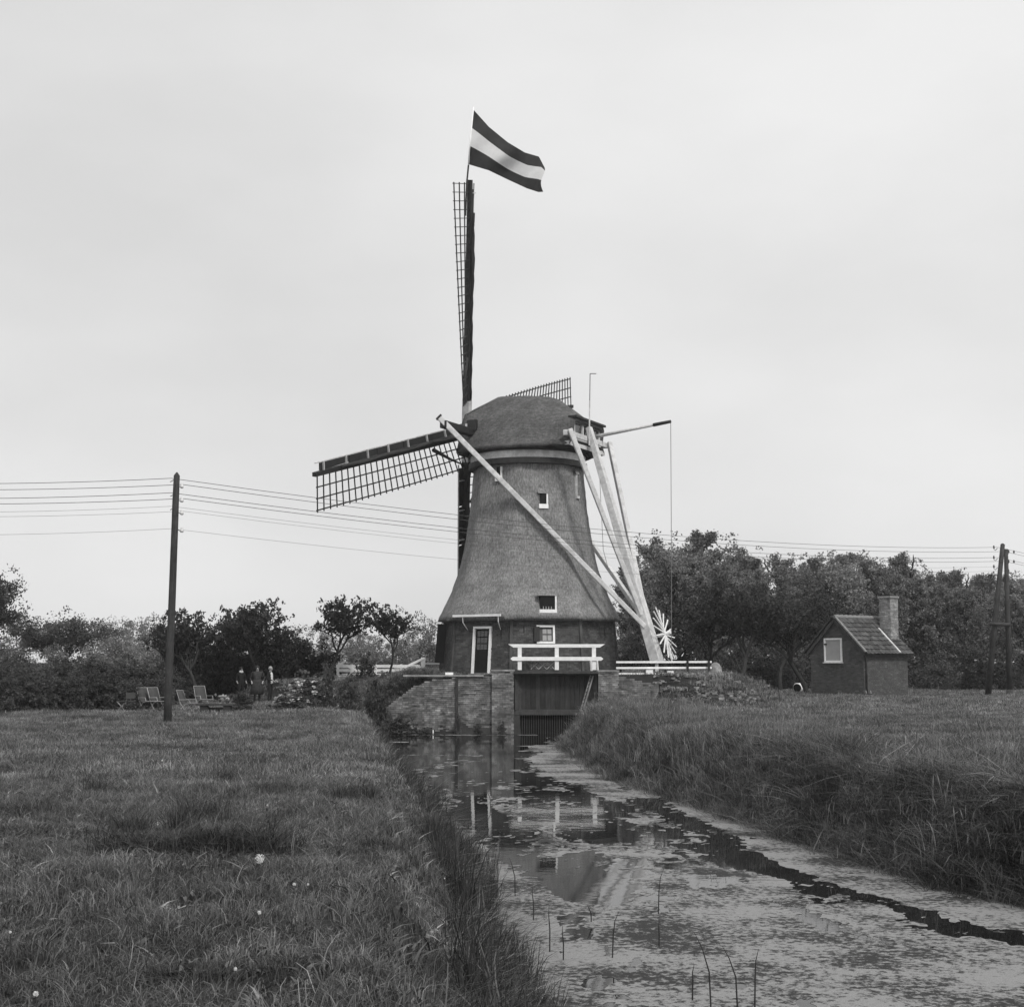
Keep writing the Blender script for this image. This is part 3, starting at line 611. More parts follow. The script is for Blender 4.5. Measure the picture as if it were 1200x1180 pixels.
# dark shelter hatch behind the wheel on the cap front
q = CP(2.0, 1.85, 12.85); MB().box(q, .5, .18, .5, Matrix((U, Vn, Z)).transposed()).build('side_hatch', M['dark'], cap)
q = CP(2.25, 1.9, 12.72); MB().box(q, .07, .2, .42, Matrix((U, Vn, Z)).transposed()).build('hatch_frame', M['offwhite'], cap)

# ------------------------------------------------------------------ flag
FD = (HUB + UP * SL).y
fl_ = thing('flag', 'tricolour flag with dark, white and dark stripes flying above the upright sail', 'flag', tuple(at(547, 250, FD - .3)))
pp = [at(545.5, 253, FD - .2), at(547, 215, FD - .2), at(550.5, 170, FD - .2), at(555, 126, FD - .2)]
MB().tube(pp[:2] + [at(549, 194, FD - .2)], .045, 6).build('lower_pole', M['dark'], fl_); MB().tube([at(549, 194, FD - .2)] + pp[2:], [.04, .035, .03], 6).build('flagpole', M['white'], fl_, True)
top = [(0, 555, 129), (.25, 573, 149), (.5, 595, 167), (.75, 615, 179), (.93, 632, 184), (1, 635, 192)]; bot = [(0, 549.5, 193), (.25, 573, 200), (.5, 596, 211), (.75, 618, 221), (.93, 632, 225.5), (1, 637.5, 225)]
def pl(tab, s_):
    for a, b_ in zip(tab[:-1], tab[1:]):
        if a[0] <= s_ <= b_[0]: t_ = (s_ - a[0]) / (b_[0] - a[0]); return lerp(a[1], b_[1], t_), lerp(a[2], b_[2], t_)
def FP(s_, t_):
    x0, y0 = pl(top, s_); x1, y1 = pl(bot, s_); x, y = lerp(x0, x1, t_), lerp(y0, y1, t_)
    y += 4.0 * s_ * math.sin(t_ * math.pi) * math.sin(s_ * 4.6 - .6) ; x += 3 * s_ * math.sin(t_ * 6) 
    return at(x, y, FD - .2 + s_ * 1.6 + .55 * s_ ** .7 * math.sin(s_ * 8.5 + t_ * 3.2) + .10 * math.sin(s_ * 19 + t_ * 7))
for i, mn in enumerate(('flagdark', 'flagwhite', 'flagblue')):
    a, b_ = 40, 10; V = [FP(p_ / a, (i + q_ / b_) / 3) for q_ in range(b_ + 1) for p_ in range(a + 1)]
    Fc = [(q_ * (a + 1) + p_, q_ * (a + 1) + p_ + 1, (q_ + 1) * (a + 1) + p_ + 1, (q_ + 1) * (a + 1) + p_) for q_ in range(b_) for p_ in range(a)]
    st = meshobj('stripe', V, Fc, M[mn], fl_, True, local=False); st['label'] = ('dark red upper stripe', 'white middle stripe', 'dark blue lower stripe')[i]

# ------------------------------------------------------------------ retaining walls and sluice
wl = thing('retaining_wall', 'weathered brick retaining wall left of the sluice below the mill', 'wall', (-3, 60, 0))
def wallseg(x0, x1, zt0, zt1, y, parent, seed, thick=.5, m='oldbrick', miss=.03, z0=WZ - .4):
    MB().add([(x0, y + thick, z0), (x1, y + thick, z0), (x1, y, z0), (x0, y, z0), (x0, y + thick, zt0 - .03), (x1, y + thick, zt1 - .03), (x1, y, zt1 - .03), (x0, y, zt0 - .03)], [(0, 1, 2, 3), (7, 6, 5, 4), (0, 4, 5, 1), (1, 5, 6, 2), (2, 6, 7, 3), (3, 7, 4, 0)]).build('wall_core', M['mortar'], parent)
    zm = max(zt0, zt1)
    brickface('brick', (x0, y, z0), (x1, y, z0), (x0, y, zm), (x1, y, zm), (0, -1, 0), M[m], parent, seed=seed, miss=miss, jit=.018, bw_=.23, bh=.07, vary=.27, line=(lambda X: lerp(zt0, zt1, (X - x0) / (x1 - x0)) + .02) if zt0 != zt1 else None)
wallseg(-6.6, -4.6, -1.0, .45, 60.0, wl, 3); wallseg(-4.6, -3.7, .45, 1.0, 60.0, wl, 14); wallseg(-3.7, -2.35, 1.0, 1.18, 60.0, wl, 4); wallseg(-2.3, -.85, 1.18, 1.22, 60.02, wl, 5)
wallseg(-.85, .08, 1.42, 1.42, 59.88, wl, 6)
MB().box((-2.9, 60.2, 1.235), 3.4, .55, .07).build('coping', M['stone'], wl); MB().box((-.39, 60.1, 1.46), 1.0, .55, .07).build('coping', M['stone'], wl)
MB().box((-2.33, 59.96, -.1), .12, .1, 2.5).build('joint_post', M['darkplank'], wl)
wr = thing('retaining_wall', 'rough stone retaining wall right of the sluice sinking into the grass bank', 'wall', (5, 60, 0))
wallseg(3.64, 4.5, 1.40, 1.40, 59.88, wr, 7); wallseg(4.5, 6.2, 1.2, .85, 60.0, wr, 8, miss=.06)
MB().box((4.07, 60.1, 1.44), .92, .55, .07).build('coping', M['stone'], wr)
rr = random.Random(5)
def stone_mesh(rr, s):
    mb = MB(); k = [(x, y, z) for z in (-1, 1) for x, y in ((-1, -1), (1, -1), (1, 1), (-1, 1))]
    mb.add([(x * s * rr.uniform(.7, 1.1), y * s * rr.uniform(.6, 1), z * s * rr.uniform(.4, .7)) for x, y, z in k], BOXF); return mb
protos = []
for i in range(5):
    o = stone_mesh(rr, .5).build('rubble_stone', M['stone']); bevel(o, .12, 2); COL.objects.unlink(o); protos.append(o)
mb = MB()
for i in range(520):
    x = rr.uniform(3.9, 10.2); f = (x - 3.9) / 6.3; y = rr.uniform(57.9 + f * .2, 60.3); z = gz(x, y)
    if x < 6 and y > 59.7: continue
    s = rr.uniform(.03, .09); k = [(a, b_, c) for c in (-1, 1) for a, b_ in ((-1, -1), (1, -1), (1, 1), (-1, 1))]
    rot = Matrix.Rotation(rr.uniform(0, 6), 3, 'Z'); mb.add([Vector((x, y, z + .03)) + rot @ Vector((a * s * rr.uniform(.7, 1.3), b_ * s * rr.uniform(.6, 1), c * s * rr.uniform(.35, .7))) for a, b_, c in k], BOXF, rr.uniform(-.4, .3))
o = mb.build('rubble', M['stone']); setp(o, 'pale loose rubble stones strewn down the grass slope right of the sluice', 'rubble', kind='stuff')

sl = thing('sluice_gate', 'dark timber sluice of vertical boards above a barred water rack', 'sluice', (1.86, 60.2, WZ))
y0 = 60.28
for i in range(17):
    x = .17 + i * .208; MB().box((x + .10, y0 + .05 + rr.uniform(-.01, .01), .53), .198, .06, 1.55, tone=rr.uniform(-.3, .3)).build('board', M['darkplank'], sl)
MB().box((1.86, y0 - .03, 1.30), 3.5, .34, .10).build('top_sill', M['darkplank'], sl); MB().box((1.86, 59.93, 1.37), 3.58, .30, .09).build('deck_edge', M['wood'], sl)
MB().box((1.86, y0 - .08, -.30), 3.55, .32, .22).build('cross_beam', M['wood'], sl); MB().box((1.86, y0 + .4, 0), 3.6, .1, 2.6).build('back_wall', M['black'], sl)
for s_, x in ((1, .12), (-1, 3.60)): MB().add([(x, 59.95, -.2), (x, 59.95, 1.30), (x + s_ * .30, y0 + .05, 1.30), (x + s_ * .30, y0 + .05, -.2)], [(0, 1, 2, 3)]).build('cheek_wall', M['wood'], sl)
bar = None
for i in range(36):
    o = MB().box((.14 + i * .098, y0 - .05, -.95), .03, .05, 1.2).build('rack_bar', M['wood'], sl)
MB().beam((3.34, 60.05, 1.25), (2.92, 60.05, -.15), .05, .06).build('ladder_rail', M['stone'], sl); MB().beam((3.44, 60.02, 1.25), (3.02, 60.02, -.15), .05, .06).build('ladder_rail', M['stone'], sl)
for i in range(9): t_ = (i + .5) / 9; MB().box((3.39 - .42 * t_, 60.03, 1.25 - 1.4 * t_), .12, .03, .05).build('ladder_rung', M['wood'], sl)
dk = MB().box((1.86, 61.0, 1.40), 3.52, 1.9, .06).build('deck', M['wood'], sl)
# white railing
rl = thing('bridge_railing', 'bright white timber railing with two rails above the sluice', 'railing', (1.9, 59.95, 1.42))
def px(X, D=59.95): return at(X, 780, D).x
def pz(Y, D=59.95): return at(650, Y, D).z
for X in (609, 652.5, 696): o = MB().box((px(X), 59.95, (pz(785) + pz(758)) / 2 - .0), .17, .15, pz(758) - pz(785)).build('post', M['white'], rl); bevel(o)
def pointrail(z, x0, x1, h, kind):
    if kind == 0: q = [(x0, z + h / 2), (x0 + .22, z - h / 2), (x1 - .22, z - h / 2), (x1, z + h / 2)]
    else: q = [(x0, z), (x0 + .1, z - h / 2), (x1 - .1, z - h / 2), (x1, z), (x1 - .1, z + h / 2), (x0 + .1, z + h / 2)]
    n_ = len(q); yA = 59.83 if kind else 59.86; yB = 59.90 if kind else 60.04
    o = MB().add([(a, yA, b_) for a, b_ in q] + [(a, yB, b_) for a, b_ in q], [tuple(range(n_)), tuple(reversed(range(n_, 2 * n_)))] + [(i, i + n_, (i + 1) % n_ + n_, (i + 1) % n_) for i in range(n_)]).build('rail', M['white'], rl)
pointrail(pz(757.5) + .03, px(595.5), px(709), .14, 0); pointrail(pz(771.8), px(598), px(707), .16, 1)
# white blocks on the coping
def bollard(X, Y, D, s, lab):
    q = at(X, Y, D); t_ = thing('mooring_block', lab, 'block', tuple(q), 'white stone blocks round the mill')
    MB().box(q + Z * s * .32, s, s, s * .6).build('block', M['white'], t_); MB().box(q + Z * .02, s * .75, s * .8, .06).build('foot', M['dark'], t_)
bollard(526.5, 793.5, 60.4, .33, 'white stone block on the coping at the left corner of the mill')
bollard(761, 790, 60.9, .30, 'white block under the right rail fence, nearer the mill'); bollard(785.5, 790.5, 60.9, .26, 'white block under the right rail fence, farther from the mill')
t_ = thing('gauge_posts', 'pair of tiny white gauge posts at the foot of the left wall', 'gauge post', tuple(gp(506, 858, WZ)))
for dx in (-.06, .06):
    q = Vector((at(506, 855, 59.8).x + dx, 59.8, WZ)); MB().box(q + Z * .08, .05, .05, .20).build('post', M['white'], t_)
# fences
fr = thing('rail_fence', 'white three-rail fence right of the mill below the tail pole', 'fence', (8, 61, 1.2))
for Y in (775.5, 782.3, 789.2): a = at(722, Y + .3, 60.9); b_ = at(834, Y, 61.2); MB().beam(a, b_, .05, .085).build('rail', M['white'], fr)
for X in (727, 757, 780, 806, 831): q = at(X, 774, 61.0); MB().box((q.x, q.y + .08, (q.z + 1.0) / 2), .09, .09, q.z - 1.0).build('post', M['dark'], fr)
lf = thing('rail_fence', 'long white rail fence behind the small fruit trees left of the mill', 'fence', (-7, 69, 1.2))
for Y, x0, x1 in ((780.5, 394, 492), (785.5, 394, 492), (790.8, 394, 487)): MB().beam(at(x0, Y, 69.6), at(x1, Y, 69.0), .05, .14).build('rail', M['white'], lf)
for X in (396, 412, 440, 470): q = at(X, 779, 69.2); MB().box((q.x, q.y + .06, q.z - .28), .12, .09, .62).build('post', M['white'], lf)
MB().beam(at(396, 777, 69), at(430, 789, 69), .04, .09).build('brace', M['white'], lf); MB().beam(at(396, 780, 69), at(404, 775, 69), .05, .1).build('brace', M['white'], lf); 
gt = thing('gate', 'white braced field gate left of the mill with a raised end post', 'gate', tuple(at(488, 792, 68.4)))
q = at(496, 771, 68.4); MB().box((q.x, q.y, q.z - .38), .20, .14, .82).build('gate_post', M['white'], gt); q = at(477, 780, 68.4); MB().box((q.x, q.y, q.z - .24), .15, .12, .55).build('gate_post', M['white'], gt)
MB().beam(at(474, 782, 68.3), at(496, 771.5, 68.3), .06, .11).build('brace', M['white'], gt)
for Y in (781.5, 786): MB().beam(at(462, Y, 68.45), at(496, Y, 68.45), .05, .10).build('rail', M['white'], gt)
for Y in (777.5, 784, 790): MB().beam(at(498, Y, 68.5), at(519 - (Y > 780) * 4, Y, 68.5), .05, .08).build('rail', M['white'], gt)
q = at(479, 792, 68); MB().box(q, .35, .2, .14).build('foot_stone', M['white'], gt)
lw = thing('low_wall', 'low brick wall beneath the left end of the white fence', 'wall', (-8.4, 67, .8))
a = at(374, 791, 67); b_ = at(417, 791, 66.4); MB().beam(Vector((a.x, a.y + .15, .7)), Vector((b_.x, b_.y + .15, .7)), .28, 1.0).build('wall_core', M['mortar'], lw)
brickface('brick', (a.x, a.y, .2), (b_.x, b_.y, .2), (a.x, a.y, 1.2), (b_.x, b_.y, 1.2), (0, -1, 0), M['oldbrick'], lw, seed=31)
pc = thing('ramp_kerb', 'pale sloping kerb running down the grass bank left of the mill', 'kerb', tuple(at(415, 808, 64)))
a, b_ = at(437, 792, 65.5), at(392, 823, 62); n_ = 7
for i in range(n_):
    p0, p1 = a.lerp(b_, i / n_), a.lerp(b_, (i + .94) / n_); p0.z = gz(p0.x, p0.y) + .05; p1.z = gz(p1.x, p1.y) + .05; MB().beam(p0, p1, .30, .16).build('kerb_stone', M['stone'], pc)
# chairs and trestle on the deck behind the railing
ct = thing('trestle_table', 'low folding trestle table with crossed legs behind the white railing', 'table', tuple(at(640, 784, 61.5)))
q0 = at(622, 784, 61.5); q1 = at(650, 784, 61.5); MB().beam(q0 + Z * .34, q1 + Z * .34, .35, .04).build('table_top', M['darkplank'], ct)
for i in range(3):
    a, b_ = q0.lerp(q1, i / 3), q0.lerp(q1, (i + 1) / 3); MB().beam(a, b_ + Z * .32, .03, .03).build('leg', M['curtain'], ct); MB().beam(a + Z * .32 + Vector((0, .04, 0)), b_ + Vector((0, .04, 0)), .03, .03).build('leg', M['curtain'], ct)
for X, lab in ((620, 'small dark folding chair left of the trestle table behind the railing'), (659, 'small dark folding chair right of the middle railing post')):
    q = at(X, 784, 61.6); c_ = thing('garden_chair', lab, 'chair', tuple(q), 'chairs on the sluice deck')
    MB().box(q + Z * .26, .38, .36, .03).build('seat', M['darkplank'], c_); MB().box(q + Vector((0, .17, .46)), .36, .03, .16).build('backrest', M['darkplank'], c_)
    for dx in (-.17, .17):
        for dy in (-.16, .16): MB().box(q + Vector((dx, dy, .12 + (.14 if dy > 0 else 0))), .03, .03, .26 + (.28 if dy > 0 else 0)).build('leg', M['wood'], c_)

# ------------------------------------------------------------------ hut
HY = R(50); hc = at(1013, 812.5, 74.0); hc.z = 0; gd = Vector((-math.cos(HY), math.sin(HY), 0)); sdv = Vector((math.sin(HY), math.cos(HY), 0)); WG, WS, HE, HR = 3.42, 3.9, 2.45, 4.12
hut = thing('brick_hut', 'small brick hut with tiled saddle roof and tall chimney in the meadow', 'hut', (hc.x, hc.y, 0))
def HP(g, s, z): return hc + gd * g + sdv * s + Z * z
ng = -sdv; nsd = -gd
wallb = MB(); z0 = -.2
wallb.add([HP(0, 0, z0), HP(WG, 0, z0), HP(WG, WS, z0), HP(0, WS, z0), HP(0, 0, HE), HP(WG, 0, HE), HP(WG, WS, HE), HP(0, WS, HE), HP(WG / 2, 0, HR - .1), HP(WG / 2, WS, HR - .1)], [(0, 4, 8, 5, 1), (1, 5, 6, 2), (2, 6, 9, 7, 3), (3, 7, 4, 0)])
hw = wallb.build('wall', M['mortar'], hut)
brickface('brick', HP(WG, 0, z0), HP(0, 0, z0), HP(WG, 0, HE), HP(0, 0, HE), ng, M['hutbrick'], hw, [(-.38, .78, 1.95, 2.65)], seed=11, jit=.003, vary=.2)
brickface('brick', HP(WG, 0, HE), HP(0, 0, HE), HP(WG / 2 + .08, 0, HR - .12), HP(WG / 2 - .08, 0, HR - .12), ng, M['hutbrick'], hw, [(-.38, .78, -.1, .72)], seed=12, jit=.003, vary=.2)
brickface('brick', HP(0, 0, z0), HP(0, WS, z0), HP(0, 0, HE), HP(0, WS, HE), nsd, M['hutbrick'], hw, seed=13, jit=.003, vary=.2)
# shutter in gable
def GP(x, z, o_=0): return HP(WG / 2 - x, 0, z) + ng * (.02 + o_)
fr_ = casing('shutter_frame', GP, -.78, .38, 1.80, 3.08, .09, .08, M['white'], hut, ng, 1); panel('shutter', GP, -.69, .29, 1.89, 2.99, M['shutter'], hut, -.0); panel('hinge', GP, -.76, -.58, 2.72, 2.80, M['dark'], fr_, .05, .02)
MB().beam(HP(WG / 2 + .84, 0, 1.78) + ng * .06, HP(WG / 2 - .44, 0, 1.78) + ng * .06, .1, .06).build('sill', M['offwhite'], hut)
# roof
rf = MB(); OV = .22; SLp = (HR - HE) / (WG / 2)
def RFP(side, t_, s, lift=0):        # t_ 0 at ridge to 1 at eave
    g = WG / 2 + side * (WG / 2 + OV) * t_; n_ = (gd * side * SLp + Z).normalized()
    return HP(g, s, HR - SLp * (WG / 2 + OV) * t_) + n_ * lift
for side in (-1, 1): rf.add([RFP(side, 0, -.12), RFP(side, 1, -.12), RFP(side, 1, WS + .12), RFP(side, 0, WS + .12), RFP(side, 0, -.12, .05), RFP(side, 1, -.12, .05), RFP(side, 1, WS + .12, .05), RFP(side, 0, WS + .12, .05)], BOXF)
roof = rf.build('roof', M['dark'], hut)
nr, ncol = 8, 13; rr = random.Random(3)
for side in (-1, 1):
    for i in range(nr):
        for j in range(ncol):
            t0, t1 = i / nr + .0, (i + 1) / nr + .03; s0 = -.12 + (WS + .24) * j / ncol; s1 = s0 + (WS + .24) / ncol; L0, L1 = .06, .115; ln = []; lf_ = rr.uniform(-.006, .012)
            for (tt, lift) in ((t0, L0), (t1, L1)):
                for q_, bb in ((0, .03), (.25, .0), (.5, -.005), (.78, .045), (.97, .03)): ln.append(RFP(side, tt, lerp(s0, s1, q_), lift + bb * .8 + lf_))
            for q_, bb in ((0, .03), (.25, .0), (.5, -.005), (.78, .045), (.97, .03)): ln.append(RFP(side, t1, lerp(s0, s1, q_), L1 - .03 + bb * .8 + lf_))
            MB().add(ln, [(a, a + 1, a + 6, a + 5) for a in range(4)] + [(a + 5, a + 6, a + 11, a + 10) for a in range(4)]).build('tile', M['tile'], roof)
for j in range(11): s0 = -.14 + (WS + .28) * j / 11; MB().tube([HP(WG / 2, s0, HR + .07), HP(WG / 2, s0 + .37, HR + .085)], [.12, .135], 8).build('ridge_tile', M['ridge'], roof)
for side in (-1, 1):
    for i in range(7): MB().beam(RFP(side, i / 7, -.16, .13), RFP(side, (i + .95) / 7, -.16, .12), .16, .07, Z).build('verge_tile', M['ridge'] if side < 0 else M['wood'], roof)
    MB().beam(RFP(side, 0, -.14, -.05), RFP(side, 1, -.14, -.05), .05, .16, Z).build('barge_board', M['wood'], roof)
MB().beam(RFP(-1, 1, -.1, -.03), RFP(-1, 1, WS + .1, -.03), .10, .10, Z).build('gutter', M['wood'], roof)
cb = MB(); c0 = HP(.80, WS - .42, 0); cw, cdp = .35, .35
CT = at(1045, 701, 77).z
def CHP(a, b_, z): return c0 + gd * a + sdv * b_ + Z * z
cb.add([CHP(-cw + .02, -cdp + .02, 2.4), CHP(cw - .02, -cdp + .02, 2.4), CHP(cw - .02, cdp - .02, 2.4), CHP(-cw + .02, cdp - .02, 2.4), CHP(-cw + .02, -cdp + .02, CT), CHP(cw - .02, -cdp + .02, CT), CHP(cw - .02, cdp - .02, CT), CHP(-cw + .02, cdp - .02, CT)], BOXF); ch = cb.build('chimney', M['mortar'], roof)
ch.parent = hut
for (a, b_, n_, sd_) in (((cw, -cdp), (-cw, -cdp), ng, 1), ((-cw, -cdp), (-cw, cdp), nsd, 2), ((cw, cdp), (cw, -cdp), gd, 3)):
    brickface('brick', CHP(*a, 2.9), CHP(*b_, 2.9), CHP(*a, CT), CHP(*b_, CT), n_, M['chimbrick'], ch, seed=20 + sd_, jit=.004, vary=.25)
rt2 = Matrix((gd, sdv, Z)).transposed(); MB().box(CHP(0, 0, CT + .05), cw * 2 + .12, cdp * 2 + .12, .10, rt2).build('chimney_cap', M['chimbrick'], ch); MB().box(CHP(0, 0, CT + .12), cw * 2 - .1, cdp * 2 - .1, .08, rt2).build('flue', M['black'], ch)
MB().beam(RFP(-1, .30, WS - 1.05, .12), RFP(-1, 1, WS - 1.05, .12), .14, .06, Z).build('flashing', M['offwhite'], roof); 
MB().tube([HP(-.16, .12, HE - .18), HP(-.10, .12, HE - .4), HP(-.07, .12, .05)], .045, 8).build('downpipe', M['wood'], hut, True)
# small items at the hut
q = at(1018, 811, 73); cr_ = thing('crate', 'little slatted crate leaning at the near corner of the brick hut', 'crate', (q.x, q.y, 0))
for i in range(4): MB().beam(Vector((q.x - .18 + i * .12, q.y, .0)), Vector((q.x - .24 + i * .12, q.y + .12, .36)), .05, .02).build('slat', M['stone' if i % 2 else 'wood'], cr_)
MB().beam(Vector((q.x - .24, q.y + .05, .2)), Vector((q.x + .2, q.y + .05, .17)), .03, .05).build('batten', M['dark'], cr_)
q = gp(936, 812, 0); tb = thing('tub', 'tipped white tub with dark mouth by the leaning trunk beside the hut', 'tub', (q.x, q.y, 0))
MB().tube([q + Vector((.12, .1, .35)), q + Vector((-.1, -.15, .30))], [.24, .30], 14).build('tub_wall', M['white'], tb, True); MB().tube([q + Vector((-.09, -.14, .305)), q + Vector((-.115, -.175, .295))], [.25, .255], 14).build('tub_mouth', M['black'], tb)  # black disc stands in for the shade inside the tub

# ------------------------------------------------------------------ poles and wires
pb = gp(196, 848, 0); ptop = at(207.3, 553.5, pb.y)
pole = thing('utility_pole', 'single dark wooden utility pole in the left meadow with side insulators', 'utility pole', tuple(pb))
n_ = 9; MB().tube([pb.lerp(ptop, i / n_) + Vector((random.uniform(-.006, .006), 0, -.3 if i == 0 else 0)) for i in range(n_)] + [ptop - Z * .10, ptop], [lerp(.118, .095, i / n_) for i in range(n_)] + [.09, .02], 14).build('pole_shaft', M['polewood'], pole, True)
lwire = [560.5, 567.8, 577.5, 584.2, 593.3, 599, 619.5]; rwire = [641.3, 646.3, 653.3, 657.6, 664, 669, 681]; owire = [553, 560, 571, 577, 587, 592, 614.5]; fwire = [690, 694, 699, 703, 707, 711, 718]
def insulator(c, parent, dark=False):
    m = MB(); m.lathe(c, [(.02, -.09), (.05, -.08), (.055, -.02), (.035, 0), (.045, .04), (.02, .07)], 8); m.build('insulator', M['porcelain'] if not dark else M['metal'], parent, True)
for k in range(7):
    side = -1 if k % 2 == 0 else 1
    Pw = at(207, lwire[k], pb.y); c = Pw + Vector((side * .19, 0, -.03))
    if side > 0 or k == 6: c = Pw + Vector((.17, -.05, -.03)); insulator(c, pole)
    MB().tube([Pw, c - Z * .08], .012, 5).build('bracket', M['metal'], pole)
pr = at(1157, 815, 76.5); pr2 = at(1183.5, 815.5, 76.5); pt2 = at(1175.5, 638, 76.5)
ap = thing('braced_pole', 'dark A-shaped double wooden utility pole right of the hut', 'utility pole', tuple(pr))
MB().tube([pr - Z * .3, pr.lerp(pt2, .5), pt2 + Vector((-.02, 0, 0)), pt2 + Z * .05], [.17, .145, .12, .05], 12).build('leg', M['polewood'], ap, True)
MB().tube([pr2 - Z * .3, pr2.lerp(pt2 + Vector((.16, .05, 0)), .5), pt2 + Vector((.16, .05, -.25))], [.16, .14, .11], 12).build('leg', M['polewood'], ap, True)
MB().tube([pr2 - Z * .3, pr2 + Z * .35], [.20, .18], 12).build('leg_foot', M['polewood'], ap, True)
MB().tube([at(1160, 731, 76.3), at(1184, 732, 76.3)], .10, 10).build('crossbar', M['wood'], ap, True)
NAMES = ['topmost', 'second', 'third', 'fourth', 'fifth, very fine', 'sixth, very fine', 'lowest, very fine']
for k in range(7):
    A = at(207, lwire[k], pb.y); A.x += .17 * (1 if k % 2 else -1); B = at(1169 + (8 if k % 2 else 0), rwire[k], 76.5); rad = .009 if k < 4 else .0045
    if k < 6:
        c = B + Vector((.15 if k % 2 else -.12, 0, -.05)); m = MB(); m.tube([c + Vector((-.14 if k % 2 else .12, 0, 0)), c + Vector((0, 0, -.12)), c + Vector((.08 if k % 2 else -.08, 0, -.06)), c + Vector((.08 if k % 2 else -.08, 0, .06))], .018, 5); m.build('hook', M['metal'], ap); insulator(c + Vector((.08 if k % 2 else -.08, 0, .08)), ap, True)
        if k in (1, 3): insulator(B + Vector((.52, 0, 0)), ap, True)
    def wire(a, b_, sag, lab, grp):
        pts = [a.lerp(b_, i / 16) - Z * (4 * sag * (i / 16) * (1 - i / 16)) for i in range(17)]; o = MB().tube(pts, rad, 5).build('overhead_wire', M['wire']); setp(o, lab, 'wire', grp)
    wire(A, B, .65, NAMES[k] + ' wire between the two utility poles, passing the mill', 'wires between the two utility poles')
    wire(at(-420, owire[k], 41), A, .25, NAMES[k] + ' wire leaving the left pole for the left edge', 'wires left of the left pole')
    if k < 4: wire(B, at(1500, fwire[k], 120), .5, NAMES[k] + ' wire leaving the A-shaped pole for the right edge', 'wires right of the braced pole')

# ------------------------------------------------------------------ plants
def leafcloud(centers, per, rad, size, rng, flat=.7, m='leaf_wood', tonev=.3):
    n_ = len(centers) * per; c = np.repeat(np.asarray(centers), per, 0); ct = np.repeat(rng.uniform(-.25, .25, len(centers)), per)
    g = rng.normal(size=(n_, 3)); g /= np.linalg.norm(g, axis=1)[:, None]; g *= (rng.random((n_, 1)) ** .6) * rad * np.repeat(rng.uniform(.55, 1.35, len(centers)), per)[:, None]; g[:, 2] *= flat
    p_ = c + g; a = rng.normal(size=(n_, 3)); a /= np.linalg.norm(a, axis=1)[:, None]; b_ = np.cross(a, rng.normal(size=(n_, 3))); b_ /= np.linalg.norm(b_, axis=1)[:, None]
    s = size * rng.uniform(.6, 1.3, (n_, 1)); V = np.stack([p_ - a * s * .5, p_ + b_ * s * .3, p_ + a * s * .5, p_ - b_ * s * .3], 1)
    return V.reshape(-1, 3), np.arange(n_ * 4).reshape(-1, 4), np.repeat(ct + rng.uniform(-tonev, tonev, n_), 4)
